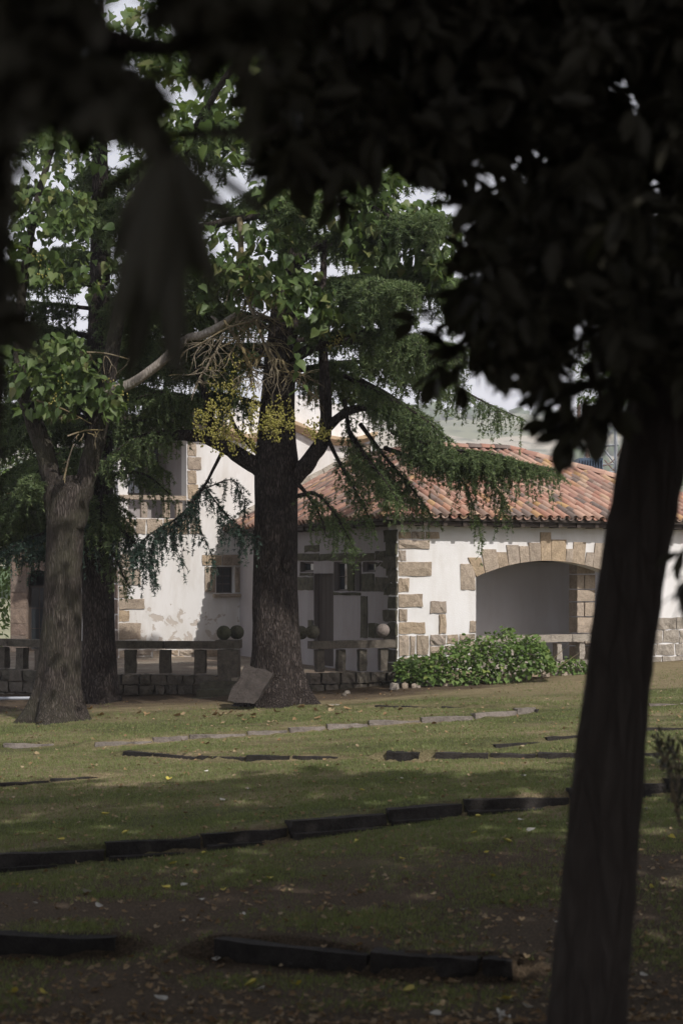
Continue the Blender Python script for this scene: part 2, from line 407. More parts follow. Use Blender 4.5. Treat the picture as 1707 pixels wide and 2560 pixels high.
def make_hill():
    m, nt, b = mat_new('hillside'); v = mapped(nt, (.012,.012,.012)); vor = N(nt, 'ShaderNodeTexVoronoi'); vor.inputs['Scale'].default_value = 1.1
    nd = N(nt, 'ShaderNodeTexNoise'); nd.inputs['Scale'].default_value = 1.5; nt.links.new(v, nd.inputs['Vector'])
    vm = N(nt, 'ShaderNodeVectorMath', operation='MULTIPLY_ADD'); nt.links.new(nd.outputs['Color'], vm.inputs[0]); vm.inputs[1].default_value = (.5,)*3; nt.links.new(v, vm.inputs[2])
    nt.links.new(vm.outputs[0], vor.inputs['Vector'])
    s = N(nt, 'ShaderNodeSeparateColor'); nt.links.new(vor.outputs['Color'], s.inputs[0])
    c = ramp(nt, [(0, (.16,.18,.09)), (.3, (.46,.40,.30)), (.6, (.54,.48,.37)), (.75, (.20,.22,.11)), (1, (.42,.38,.25))], s.outputs[0])
    c = mix(nt, ramp(nt, [(.5, (0,0,0)), (.62, (.8,)*3)], noise(nt, 5, 8, .7, v)), c, (.06,.085,.035))
    nt.links.new(c, b.inputs['Base Color']); b.inputs['Roughness'].default_value = 1; return m
M['hill'] = make_hill()

# ------------------------------------------------------------------ terrain
ZY = np.array([(-400,-1.4),(-20,-1.5),(0,-1.62),(4,-1.85),(8,-2.62),(11,-3.14),(13,-3.2),(16.5,-3.08),(22,-2.88),(26,-2.74),(30,-2.63),(34,-2.5),(37,-2.42),(60,-2.42),(120,-6),(5000,-8)])
def Z_base(X, Y):
    X = np.asarray(X, float); Y = np.asarray(Y, float)
    near = np.clip((Y - 9) / 6, 0, 1)
    return np.interp(Y, ZY[:, 0], ZY[:, 1]) + 0.045 * np.clip(X, -9, 9) * near
def ground_px(px, py, zf=None):
    zf = zf or Z_base; lo, hi = 5.0, 120.0
    for _ in range(60):
        mid = (lo + hi) / 2; p = P(px, py, mid)
        if p[2] > float(zf(p[0], p[1])): lo = mid
        else: hi = mid
    return P(px, py, lo)
# rows of lawn edging: foot of each row along its visible length, in photo pixels; height in m; label
ROWS = [
 ([(8,1866),(138,1862)], .10, 'short mottled kerb stone on the lawn right below the pale forked tree'),
 ([(236,1864),(381,1853),(463,1845),(577,1837),(719,1826),(854,1814),(952,1809),(1041,1804),(1115,1798),(1213,1790),(1338,1772)], .10, 'long curving row of sunlit pale kerb stones across the bright lawn'),
 ([(935,1765),(1115,1768),(1344,1773)], .055, 'low dark row of edging stones behind the sunlit kerb, near the shrub'),
 ([(310,1880),(545,1897),(670,1895),(762,1891),(847,1893)], .085, 'dark kerb row in the lawn left of centre, just below the sunlit kerb'),
 ([(963,1890),(1050,1890)], .15, 'single tall dark kerb stone in the middle of the lawn'),
 ([(1086,1890),(1376,1886),(1660,1886)], .085, 'dark kerb row on the lawn running level behind the leaning foreground trunk'),
 ([(1232,1867),(1430,1840),(1600,1822),(1720,1818)], .075, 'thin kerb row slanting up to the right behind the leaning foreground trunk'),
 ([(-20,1964),(87,1954),(250,1938)], .06, 'thin kerb at the left edge of the lawn above the tall black kerb'),
 ([(-60,2164),(457,2112),(854,2060),(1072,2028),(1420,1998),(1720,1956)], .18, 'tall black kerb wall of long stones crossing the whole lawn'),
 ([(-60,2362),(293,2364)], .19, 'pair of dark kerb blocks at lower left in the shaded grass'),
 ([(535,2372),(700,2378),(1000,2418),(1285,2424)], .20, 'long dark kerb blocks in the deep shade at the bottom of the lawn'),
 ([(1618,1762),(1760,1757)], .075, 'pale kerb stones on the lawn right of the leaning foreground trunk'),
]
row_lines = []
for pts, h, lab in ROWS:
    L = np.array([ground_px(a, b)[:2] for a, b in pts]); row_lines.append((L, h))
def row_signed(X, Y, L):
    """signed distance to a polyline (positive on the far side) and how far past its ends"""
    best = np.full(X.shape, 1e9); sgn = np.zeros(X.shape); over = np.zeros(X.shape)
    for i in range(len(L) - 1):
        a, b = L[i], L[i+1]; d = b - a; l = np.hypot(*d); d = d / l
        s = (X - a[0]) * d[0] + (Y - a[1]) * d[1]; c = np.clip(s, 0, l)
        qx = X - (a[0] + c * d[0]); qy = Y - (a[1] + c * d[1]); dist = np.hypot(qx, qy)
        sd = (Y - a[1]) * d[0] - (X - a[0]) * d[1]
        m = dist < best; best = np.where(m, dist, best); sgn = np.where(m, np.sign(sd), sgn)
        over = np.where(m, np.maximum(np.maximum(-s, s - l), 0), over)
    return best, sgn, over
def Z_ground(X, Y):
    X = np.asarray(X, float); Y = np.asarray(Y, float); Z = Z_base(X, Y) + .03 * (vnoise(np.stack([X * .7, Y * .7, X * 0], -1), 3) - .5)
    for L, h in row_lines:
        d, s, over = row_signed(X, Y, L)
        f = np.exp(-(d / 1.1) ** 1.5) * np.exp(-(over / .25) ** 2)
        edge = np.clip((s * d + .02) / .10, 0, 1)                         # rises within 10 cm, hidden behind the stones
        Z = Z + f * h * (edge - .5)
    return Z
xs = np.concatenate([-np.geomspace(10, 2500, 26)[::-1][:-1], np.arange(-10, 10.01, .13), np.geomspace(10.2, 2500, 26)])
ys = np.concatenate([-np.geomspace(.5, 600, 22)[::-1], np.arange(0, 9, .5), np.arange(9, 38, .10), np.geomspace(38, 3000, 40)])
GX, GY = np.meshgrid(xs, ys); GZ = Z_ground(GX, GY); nx_ = len(xs); ny_ = len(ys)
ii = (np.arange(ny_ - 1)[:, None] * nx_ + np.arange(nx_ - 1)[None]).ravel()
o = mk('ground', np.stack([GX, GY, GZ], -1).reshape(-1, 3), np.stack([ii, ii + 1, ii + 1 + nx_, ii + nx_], -1), M['ground'], smooth=True)
tag(o, 'sloping lawn with worn brown patches and stone edging', 'lawn', kind='structure')
def gz(x, y): return float(Z_ground(np.array([float(x)]), np.array([float(y)]))[0])

# far hills
def hill_z(X, Y):
    r = np.clip((Y - 130) / 900, 0, 1.4)
    n = vnoise(np.stack([X / 260, Y / 260, X * 0], -1), 11) * 45 + vnoise(np.stack([X / 90, Y / 90, X * 0], -1), 12) * 14
    return -9 + r * 108 + (n - 28) * np.clip(r * 2.2, 0, 1) - np.clip((Y - 1050) / 500, 0, 1) * 160
hx = np.linspace(-1100, 1100, 120); hy = np.linspace(120, 1500, 90); HX, HYY = np.meshgrid(hx, hy); HZ = hill_z(HX, HYY)
ii = (np.arange(89)[:, None] * 120 + np.arange(119)[None]).ravel()
o = mk('hills', np.stack([HX, HYY, HZ], -1).reshape(-1, 3), np.stack([ii, ii + 1, ii + 121, ii + 120], -1), M['hill'], smooth=True)
tag(o, 'pale hazy hillside of fields and woods far behind the house', 'hill', kind='structure')
r_ = np.random.default_rng(5); n = 5200
wx = r_.uniform(-420, 420, n); wy = r_.uniform(170, 1000, n)
keep = vnoise(np.stack([wx / 60, wy / 45, wx * 0], -1), 21) > .56; wx, wy = wx[keep], wy[keep]; n = len(wx)
t_ = (1 + 5 ** .5) / 2
ICO_V = norm(np.array([(-1,t_,0),(1,t_,0),(-1,-t_,0),(1,-t_,0),(0,-1,t_),(0,1,t_),(0,-1,-t_),(0,1,-t_),(t_,0,-1),(t_,0,1),(-t_,0,-1),(-t_,0,1)]))
ICO_F = np.array([(0,11,5),(0,5,1),(0,1,7),(0,7,10),(0,10,11),(1,5,9),(5,11,4),(11,10,2),(10,7,6),(7,1,8),(3,9,4),(3,4,2),(3,2,6),(3,6,8),(3,8,9),(4,9,5),(2,4,11),(6,2,10),(8,6,7),(9,8,1)])
ang = r_.uniform(0, 6.28, n); X_ = np.stack([np.cos(ang), np.sin(ang), 0*ang], -1); Y_ = np.stack([-np.sin(ang), np.cos(ang), 0*ang], -1); Z_ = np.tile([0, 0, 1.], (n, 1))
sz = r_.uniform(2.0, 5.0, n); pos = np.stack([wx, wy, hill_z(wx, wy) + sz * .5], -1)
V, Fc = instances(ICO_V * (1, 1, .9), ICO_F, pos, X_, Y_, Z_, sz)
V = V + (vnoise(V * .9, 4)[:, None] - .5) * 1.6
tag(mk('hillside_woods', V, Fc, M['hedge_leaf']), 'patches of woodland on the far hillside', 'wood', kind='stuff')

# ------------------------------------------------------------------ lawn edging stones
for ri, ((pts, h, lab), (L, _h)) in enumerate(zip(ROWS, row_lines)):
    root = thing('stone_edging', lab, 'kerb', (*L[0], gz(*L[0])), 'kerb rows set in the lawn')
    rs = np.random.default_rng(100 + ri)
    seg = np.hypot(*np.diff(L, axis=0).T); cum = np.concatenate([[0], np.cumsum(seg)]); s = 0.0; tot = cum[-1]; k = 0
    while s < tot - .05:
        ln = min(rs.uniform(.55, 1.15) * (1.35 if h > .15 else .9), tot - s)
        if tot - s - ln < .25: ln = tot - s
        a = np.array([np.interp(s + .004, cum, L[:, 0]), np.interp(s + .004, cum, L[:, 1])]); b = np.array([np.interp(s + ln - .004, cum, L[:, 0]), np.interp(s + ln - .004, cum, L[:, 1])])
        d = b - a; l = np.hypot(*d); d /= l; nrm = np.array([-d[1], d[0]])
        zl = float(Z_base(*(a + b) / 2)) - h / 2; top = zl + h + rs.uniform(-.02, .008)
        V, Fb = rough_block((0, -.035 + rs.uniform(-.02, .02), zl - .12), (l, .13, top), 1000 + ri * 50 + k, .008 + h * .03, 4, 1, 2, .015)
        tilt = rs.uniform(-.008, .008)
        W = np.stack([a[0] + V[:, 0] * d[0] + V[:, 1] * nrm[0], a[1] + V[:, 0] * d[1] + V[:, 1] * nrm[1], V[:, 2] + tilt * (V[:, 0] - l / 2)], -1)
        mk('stone', W, Fb, M['kerb_pale' if ri in (0, 1, 11) else 'kerb'], root)  # pale on sunlit rows; the other rows have their shade in the colour
        if h == .18 and len(pts) > 3 and rs.random() < .75:       # flat footing stones along the tall kerb
            V, Fb = rough_block((.02, -.16, zl - .1), (l * rs.uniform(.6, .98), -.045, zl + .045), 3000 + ri * 50 + k, .01, 4, 1, 1, .012)
            W = np.stack([a[0] + V[:, 0] * d[0] + V[:, 1] * nrm[0], a[1] + V[:, 0] * d[1] + V[:, 1] * nrm[1], V[:, 2]], -1)
            mk('footing_stone', W, Fb, M['kerb'], root)
        s += ln; k += 1
    settle(root)

# ------------------------------------------------------------------ the house
ANG = math.radians(24); U = np.array([math.cos(ANG), math.sin(ANG)]); W2 = np.array([-math.sin(ANG), math.cos(ANG)])
class Plane:
    def __init__(s, O, d, n): s.O = np.array(O, float); s.d = np.array(d, float); s.n = np.array(n, float)
    def t(s, px):
        k = (px - CX) / F_PX; return (k * s.O[1] - s.O[0]) / (s.d[0] - k * s.d[1])
    def z(s, py, t): return (HY - py) / F_PX * (s.O[1] + s.d[1] * t)
    def pt(s, t, z, off=0.0):
        q = s.O + s.d * t + s.n * off; return np.array([q[0], q[1], z])
    def rect(s, x0, y0, x1, y1):
        a, b = s.t(x0), s.t(x1); a, b = min(a, b), max(a, b); m = (a + b) / 2
        return a, b, s.z(y1, m), s.z(y0, m)
    def arr(s, V):   # local (t, out, z) -> world
        q = s.O[None] + V[:, :1] * s.d + V[:, 1:2] * s.n; return np.column_stack([q, V[:, 2]])
A0 = np.array([1.24, 35.0]); B0 = A0 + 10.1 * W2
FRONT = Plane(A0, U, -W2); SIDE = Plane(A0, W2, -U); TOWER = Plane(B0, U, -W2)
FLOOR = -2.25; WT = 1.28                      # terrace level, wing wall top

house = thing('stone_house', 'white plastered house with rough stone quoins, arched porch and orange tile roof', 'house', (A0[0] + 3, A0[1] + 4, FLOOR))

def wall_holes(plane, t0, t1, z0, z1, holes, th, mat, parent, name, arch=None):
    """wall with real openings (reveals through the thickness); arch = (ta, tb, spring, crown)"""
    mb = MB(); H = list(holes)
    if arch: H = H + [(arch[0], arch[1], arch[2] - 1e-6, arch[3])]
    T = sorted({t0, t1, *[h[0] for h in H], *[h[1] for h in H]}); Zs = sorted({z0, z1, *[h[2] for h in H], *[h[3] for h in H]})
    T = [t for t in T if t0 - 1e-6 <= t <= t1 + 1e-6]; Zs = [z for z in Zs if z0 - 1e-6 <= z <= z1 + 1e-6]
    for i in range(len(T) - 1):
        for j in range(len(Zs) - 1):
            tm, zm = (T[i] + T[i+1]) / 2, (Zs[j] + Zs[j+1]) / 2
            if any(h[0] < tm < h[1] and h[2] < zm < h[3] for h in H): continue
            for off in (0, -th):
                q = [plane.pt(T[i], Zs[j], off), plane.pt(T[i+1], Zs[j], off), plane.pt(T[i+1], Zs[j+1], off), plane.pt(T[i], Zs[j+1], off)]
                mb.quad(*(q if off == 0 else q[::-1]))
    for a, b, c, d in holes:
        p = plane.pt
        segs = [((a, c), (a, d)), ((b, d), (b, c)), ((b, c), (a, c))]
        if not (arch and abs(a - arch[0]) < 1e-6): segs.append(((a, d), (b, d)))
        for (ta, za), (tb, zb) in segs:
            mb.quad(p(ta, za), p(tb, zb), p(tb, zb, -th), p(ta, za, -th))
    if arch:
        ta, tb, zs_, zc = arch; n = 22; c = (ta + tb) / 2; hs = (tb - ta) / 2; rise = zc - .012 - zs_; R = (hs * hs + rise * rise) / (2 * rise)
        f = lambda t: zs_ + math.sqrt(max(R * R - (t - c) ** 2, 0)) - (R - rise)
        for i in range(n):
            a, b = ta + (tb - ta) * i / n, ta + (tb - ta) * (i + 1) / n
            for off in (0, -th): mb.quad(plane.pt(a, f(a), off), plane.pt(b, f(b), off), plane.pt(b, zc, off), plane.pt(a, zc, off))
            mb.quad(plane.pt(a, f(a)), plane.pt(a, f(a), -th), plane.pt(b, f(b), -th), plane.pt(b, f(b)))
    p = plane.pt
    mb.quad(p(t0, z0), p(t0, z0, -th), p(t0, z1, -th), p(t0, z1)); mb.quad(p(t1, z0), p(t1, z1), p(t1, z1, -th), p(t1, z0, -th)); mb.quad(p(t0, z1), p(t1, z1), p(t1, z1, -th), p(t0, z1, -th))
    return mb.build(name, mat, parent)

stone_seed = [0]
def stone_on(plane, r, parent, mat, proud=.03, inset=.05, rough=.016, name='stone', nx=4, nz=2, gap=.004):
    stone_seed[0] += 1; t0, t1, z0, z1 = r
    V, Fb = rough_block((t0 + gap, -inset, z0 + gap), (t1 - gap, proud + .004 * (stone_seed[0] % 5), z1 - gap), 5000 + stone_seed[0], rough, nx, 1, nz, .012)
    return mk(name, plane.arr(V), Fb, mat, parent)

# front wall of the wing with its arched porch opening
ta, tb = FRONT.t(1189), FRONT.t(1540); tc = (ta + tb) / 2
zspring = FRONT.z(1441, ta); zcrown = FRONT.z(1401, tc)
W_LEN = 9.4
front_wall = wall_holes(FRONT, 0, W_LEN, -3.0, WT, [(ta, tb, -2.12, zspring)], .42, M['plaster'], house, 'front_wall', (ta, tb, zspring, zcrown + .012))
def z3(x0, y0, x1, y1): return 950 + x0 * .4828, 1150 + y0 * .4828, 950 + x1 * .4828, 1150 + y1 * .4828
for q in [(90,368,160,410),(160,368,232,410),(232,370,305,410),(90,411,258,462),(90,463,135,523),(90,524,266,605),(91,608,150,687),(92,690,220,765),(93,768,142,835),(94,837,235,903),
          (95,905,150,1015),(151,908,182,1012),(184,905,250,1013),(254,903,341,960),(342,901,405,955),(407,898,494,932),(254,962,330,1012),(332,957,402,1006),(404,934,494,1000),
          (95,1018,175,1085),(177,1016,260,1082),(262,1016,350,1080),(352,1010,440,1075),(442,1003,494,1070),(95,1088,210,1140),(212,1086,330,1138),(332,1082,494,1135),
          (255,727,342,795),(300,796,340,900),(413,535,493,676),(460,830,497,896)]:
    stone_on(FRONT, FRONT.rect(*z3(*q)), front_wall, M['sandstone'])
# the right-hand end of the wing beyond the foreground trunk: rough stone base courses
rs = np.random.default_rng(9); tz0 = FRONT.t(1560)
z_b = -2.3
for row in range(4):
    hh = [.36, .30, .33, .3][row]; t = tb + .06 + rs.uniform(0, .2)
    while t < W_LEN - .1:
        l = min(rs.uniform(.35, .75), W_LEN - t); stone_on(FRONT, (t, t + l, z_b, z_b + hh), front_wall, M['palestone'], rough=.02); t += l
    z_b += hh + .004
# voussoirs: stepped tops, springing from the jambs
vx = [475,540,612,662,722,770,828,882,955,990,1053,1095,1150,1205,1262]
vt = [505,462,477,440,446,428,374,412,460,425,478,430,470,520]
hs = (tb - ta) / 2; rise = zcrown - zspring; R = (hs*hs + rise*rise) / (2*rise)
arc = lambda t: zspring + math.sqrt(max(R*R - (t - tc)**2, 0)) - (R - rise)
for i in range(len(vt)):
    x0, x1 = 950 + vx[i] * .4828, 950 + vx[i+1] * .4828
    t0, t1 = FRONT.t(x0), FRONT.t(x1); zt = FRONT.z(1150 + vt[i] * .4828, (t0 + t1) / 2)
    b0, b1 = max(t0, ta), min(t1, tb)
    lean = lambda t: (t - tc) * .10
    zb0, zb1 = arc(b0), arc(b1)
    g = .006; prd = .03 + .006 * (i % 3)
    loc = []
    for off in (-.06, prd):
        loc += [(b0 + g, off, zb0 - .004), (b1 - g, off, zb1 - .004), (t1 - g + lean(t1) * .6, off, zt), (t0 + g + lean(t0) * .6, off, zt)]
    loc = np.array(loc); loc[4:, 1] += np.random.default_rng(i).normal(0, .006, 4)
    mid = np.array([[loc[4:, 0].mean(), prd + .012, loc[4:, 2].mean()]])
    loc = np.vstack([loc, mid])
    mk('voussoir', FRONT.arr(loc), [(3,2,1,0),(4,5,8),(5,6,8),(6,7,8),(7,4,8),(0,1,5,4),(1,2,6,5),(2,3,7,6),(3,0,4,7)], M['sandstone'], front_wall)
# porch: back wall, ceiling, floor, the inner pier on the right
mb = MB(); D = -2.7
p = FRONT.pt
PB = Plane(FRONT.pt(0, 0, D)[:2], U, -W2); tw_ = PB.t(1428)
mb.quad(p(ta - .5, -2.2, D), p(tw_, -2.2, D), p(tw_, 1.0, D), p(ta - .5, 1.0, D))
mb.quad(p(tw_, -2.2, D), p(tw_, -2.2, D - 1.6), p(tw_, 1.0, D - 1.6), p(tw_, 1.0, D)); mb.quad(p(tw_, -2.2, D - 1.6), p(tb + 3, -2.2, D - 1.6), p(tb + 3, 1.0, D - 1.6), p(tw_, 1.0, D - 1.6))
mb.quad(p(ta - .02, -2.2, -.42), p(ta - .02, -2.2, D), p(ta - .02, 1.0, D), p(ta - .02, 1.0, -.42))
mb.build('porch_wall', M['porch'], house)
mb = MB(); mb.quad(p(ta - .5, .62, -.43), p(tb + .6, .62, -.43), p(tb + .6, .62, D - .1), p(ta - .5, .62, D - .1)); mb.build('porch_ceiling', M['darkwood'], house)
mb = MB(); mb.quad(p(ta - .5, -2.1, -.3), p(tb + 2, -2.1, -.3), p(tb + 2, -2.1, D - 2.), p(ta - .5, -2.1, D - 2.)); mb.build('porch_floor', M['gravel'], house)
PIER = Plane(A0 + W2 * 0.47, U, -W2)
q0, q1 = PIER.t(1441), PIER.t(1488); pier = thing_p = bpy.data.objects.new('porch_pier', None); COL.objects.link(pier); pier.parent = house
zz = -2.1; k = 0; hts = [.42,.30,.40,.36,.30,.36,.30]
for hgt in hts:
    if k % 2: bl = [(q0, q0 + .22), (q0 + .22, q1)]
    else: bl = [(q0, q1)]
    for (c, d) in bl: stone_on(PIER, (c, d, zz, zz + hgt), pier, M['sandstone'], .0, .38, .006)
    zz += hgt; k += 1
mb = MB(); mb.box((0,0,0),(1,1,1))
Vb = mb.V[0] * np.array([tb + .5 - (q0 - .6), .3, .2]) + np.array([q0 - .6, -2.75, zz + .01]); mk('porch_beam', FRONT.arr(Vb), mb.F, M['darkwood'], house)

# shaded side wall of the wing with its door and windows
def z2(x0, y0, x1, y1): return 600 + x0 * .3827, 1250 + y0 * .3827, 600 + x1 * .3827, 1250 + y1 * .3827
door = SIDE.rect(*z2(482,480,610,905)); win1 = SIDE.rect(*z2(612,404,698,596)); win2 = SIDE.rect(*z2(752,404,792,596)); win3 = SIDE.rect(*z2(800,404,885,470)); win4 = SIDE.rect(*z2(392,404,480,470))
door = (door[0], door[1], FLOOR + .02, door[3])
side_wall = wall_holes(SIDE, 0.43, 10.1, -3.0, WT, [door, win1, win2, win3, win4], .3, M['shaded_plaster'], house, 'side_wall')
for q in [(375,345,520,402),(522,345,700,402),(702,345,880,402),(700,404,750,598),(792,476,880,602),(882,500,1018,604),(375,500,480,594),(835,404,0,0),(610,600,790,624),(883,330,950,400),(952,262,1018,400),(955,402,1018,498),(445,780,480,905),(790,626,834,905),(392,472,480,499),(886,404,950,440),(420,290,520,343),(836,800,884,905),(976,796,1018,905),(886,805,974,905)]:
    if q[2] == 0: continue
    stone_on(SIDE, SIDE.rect(*z2(*q)), side_wall, M['moss_shade_stone'], .02)
zq = -2.24; kq = 0
while zq < 1.05:
    stone_on(SIDE, (-.028, .44 if kq % 2 else .66, zq, zq + .29), side_wall, M['moss_shade_stone'], .034, .02); zq += .30; kq += 1  # corner quoins in a darker stone, their shade put into the colour
def leaf_door(plane, r, parent, nm, mat, panes=None, off=-.12, bar=.05):
    t0, t1, z0, z1 = r; mb = MB()
    def bx(a, b, c, d, o0, o1):
        V = np.array([(x, y, z) for z in (c, d) for y in (o0, o1) for x in (a, b)]); mb.add(plane.arr(V), [(0,1,3,2),(4,6,7,5),(0,4,5,1),(1,5,7,3),(3,7,6,2),(2,6,4,0)])
    bx(t0, t0 + bar, z0, z1, off - .05, off); bx(t1 - bar, t1, z0, z1, off - .05, off); bx(t0 + bar, t1 - bar, z0, z0 + bar, off - .05, off); bx(t0 + bar, t1 - bar, z1 - bar, z1, off - .05, off)
    nc, nr = panes or (1, 1); w = (t1 - t0 - 2*bar) / nc; h = (z1 - z0 - 2*bar) / nr
    for i in range(1, nc): bx(t0 + bar + i*w - .012, t0 + bar + i*w + .012, z0 + bar, z1 - bar, off - .045, off - .005)
    for j in range(1, nr): bx(t0 + bar, t1 - bar, z0 + bar + j*h - .011, z0 + bar + j*h + .011, off - .042, off - .008)
    fr = mb.build(nm, mat, parent)
    for i in range(nc):
        for j in range(nr):
            a, b, c, d = t0 + bar + i*w, t0 + bar + (i+1)*w, z0 + bar + j*h, z0 + bar + (j+1)*h
            mk('pane', [plane.pt(a, c, off - .03), plane.pt(b, c, off - .03), plane.pt(b, d, off - .03), plane.pt(a, d, off - .03)], [(0,1,2,3)], M['glass'], fr)
    return fr
for r, nm, pn in ((win1,'window',(1,2)),(win2,'window',(1,2)),(win3,'window',(1,1)),(win4,'window',(1,1))): leaf_door(SIDE, r, house, nm, M['frame_wood'], pn)
dd = MB(); t0, t1, z0, z1 = door
for i in range(5):
    a, b = t0 + (t1 - t0) * i / 5 + .004, t0 + (t1 - t0) * (i + 1) / 5 - .004
    V = np.array([(x, y, z) for z in (z0, z1) for y in (-.17, -.12) for x in (a, b)]); dd.add(SIDE.arr(V), [(0,1,3,2),(4,6,7,5),(0,4,5,1),(1,5,7,3),(3,7,6,2),(2,6,4,0)])
dd.build('door', M['darkwood'], house)
# inside is dark: a plain room box behind the openings
mb = MB(); p = SIDE.pt
mb.quad(p(.6, -2.2, -2.2), p(9.8, -2.2, -2.2), p(9.8, 1.2, -2.2), p(.6, 1.2, -2.2)); mb.quad(p(.5, -2.2, -.31), p(9.8, -2.2, -.31), p(9.8, -2.2, -2.2), p(.5, -2.2, -2.2))
mb.build('inner_wall', M['porch'], house)

# tower: front wall with the loggia opening and the small window
tT = TOWER.t(296); tR = TOWER.t(930); T_TOP = 4.35
def z4(x0, y0, x1, y1): return 250 + x0 * .3508, 950 + y0 * .3508, 250 + x1 * .3508, 950 + y1 * .3508
def z1_(x0, y0, x1, y1): return x0 * .4464, 1250 + y0 * .4464, x1 * .4464, 1250 + y1 * .4464
log = TOWER.rect(*z4(150,400,618,985)); log = (tT + .28, log[1], log[2], log[3])
sw = TOWER.rect(*z1_(1212,374,1312,521))
tower_wall = wall_holes(TOWER, tT, tR, -3.0, T_TOP, [log, sw], .45, M['plaster_old'], house, 'tower_wall')
for q in [(664,300,735,378),(664,380,790,478),(664,480,716,549),(664,551,812,613),(664,616,728,682),(666,685,792,782),(1145,371,1210,520),(1130,305,1244,369),(1246,304,1385,370),(1314,372,1380,520),
          (667,840,760,905),(762,838,850,872),(852,840,925,905),(762,874,850,905),(927,838,1000,870),(927,872,1035,905),(1002,838,1110,870),(1112,838,1230,905)]:
    stone_on(TOWER, TOWER.rect(*z1_(*q)), tower_wall, M['sandstone'])
for q in [(622,150,700,255),(622,256,680,345),(622,346,720,440),(622,441,690,545),(622,546,725,640),(622,641,690,740),(622,741,705,850),(622,851,690,985),(130,987,250,1100),(252,987,330,1100),(332,987,450,1100),(452,987,545,1100),(547,987,636,1100),(638,987,720,1100)]:
    stone_on(TOWER, TOWER.rect(*z4(*q)), tower_wall, M['sandstone'])
stone_on(TOWER, TOWER.rect(*z1_(1190,522,1375,548)), tower_wall, M['sandstone'], .12, .05, .006, 'sill')
leaf_door(TOWER, sw, house, 'window', M['frame_wood'], (2, 3), -.2, .035)
# tower left side, back and loggia interior
LSIDE = Plane(TOWER.pt(tT, 0)[:2], W2, -U)
left_wall = wall_holes(LSIDE, 0.46, 6.5, -3.0, T_TOP, [(.8, 2.2, log[2], log[3])], .4, M['plaster_old'], house, 'left_wall')
for k in range(7):
    stone_on(LSIDE, (0.0, .28 + .2 * (k % 2), -2.3 + k * .42, -1.9 + k * .42), left_wall, M['pinkstone'])
mb = MB(); p = TOWER.pt
mb.quad(p(tT + .4, log[2] - .1, -1.9), p(log[1] + .5, log[2] - .1, -1.9), p(log[1] + .5, log[3] + .2, -1.9), p(tT + .4, log[3] + .2, -1.9))
mb.quad(p(log[1] + .02, log[2] - .1, -.45), p(log[1] + .02, log[2] - .1, -1.9), p(log[1] + .02, log[3] + .2, -1.9), p(log[1] + .02, log[3] + .2, -.45))
mb.quad(p(tT, log[3] + .1, -.45), p(log[1] + .4, log[3] + .1, -.45), p(log[1] + .4, log[3] + .1, -1.9), p(tT, log[3] + .1, -1.9))
mb.quad(p(tT + .3, log[2] - .02, -.3), p(log[1] + .4, log[2] - .02, -.3), p(log[1] + .4, log[2] - .02, -1.9), p(tT + .3, log[2] - .02, -1.9))
mb.build('loggia_wall', M['shaded_plaster'], house)  # recess shade put into the darker plaster colour
LB = Plane(TOWER.pt(0, 0, -1.86)[:2], U, -W2)
leaf_door(LB, LB.rect(*z4(130,560,300,815)), house, 'window', M['frame_wood'], (3, 2), .05, .04)
leaf_door(LB, LB.rect(*z4(330,470,420,815)), house, 'window', M['frame_wood'], (2, 3), .05, .04)
# loggia parapet
zr = TOWER.rect(*z4(130,818,618,858)); lp = bpy.data.objects.new('loggia_parapet', None); COL.objects.link(lp); lp.parent = house
stone_on(TOWER, (tT + .02, log[1] - .01, zr[2], zr[3]), lp, M['sandstone'], .07, .2, .006, 'rail', 6, 1)
for x in (185, 320, 480, 570):
    r = TOWER.rect(*z4(x - 26, 860, x + 26, 984)); stone_on(TOWER, r, lp, M['sandstone'], -.02, .18, .006, 'baluster', 2, 2)
# curved cornice and parapet over the tower front
def cz(px): return np.interp(px, [520,545,575,610,650,700,745,790,850,900,932], [1048,1060,1082,1096,1090,1052,1066,1092,1102,1098,1084])
def pz(px): return np.interp(px, [520,560,610,660,700,760,800,850,900,932], [1000,985,1004,1010,996,985,998,1012,1022,1040])
n = 48; pxs = np.linspace(520, 932, n); tt = np.array([TOWER.t(a) for a in pxs]); zc = np.array([TOWER.z(float(cz(a)), b) for a, b in zip(pxs, tt)]); zp = np.array([TOWER.z(float(pz(a)), b) for a, b in zip(pxs, tt)])
k_ = np.ones(5) / 5; zc = np.convolve(np.pad(zc, 2, 'edge'), k_, 'valid'); zp = np.convolve(np.pad(zp, 2, 'edge'), k_, 'valid')
mb = MB()
prof = [(.02, -.16), (.10, -.16), (.16, -.08), (.34, -.03), (.36, .06), (.02, .07)]
V = [TOWER.pt(tt[i], zc[i] + b, a) for i in range(n) for a, b in prof]; m_ = len(prof)
mb.add(V, [(i*m_+j, (i+1)*m_+j, (i+1)*m_+(j+1) % m_, i*m_+(j+1) % m_) for i in range(n-1) for j in range(m_)] + [tuple(range(m_)), tuple((n-1)*m_+j for j in range(m_))])
mb.build('cornice', M['cream'], house)
mb = MB()
for off in (.015, -.3): mb.add([TOWER.pt(tt[i], z, off) for i in range(n) for z in (zc[i] - .3, zp[i])], [(2*i, 2*i+2, 2*i+3, 2*i+1) for i in range(n-1)])
mb.add([TOWER.pt(tt[i], zp[i], o_) for i in range(n) for o_ in (.015, -.3)], [(2*i, 2*i+2, 2*i+3, 2*i+1) for i in range(n-1)])
mb.build('parapet', M['plaster'], house)
stone_on(TOWER, TOWER.rect(866,1108,926,1132), tower_wall, M['sandstone'], .05)
stone_on(TOWER, TOWER.rect(872,1133,926,1160), tower_wall, M['sandstone'], .05)
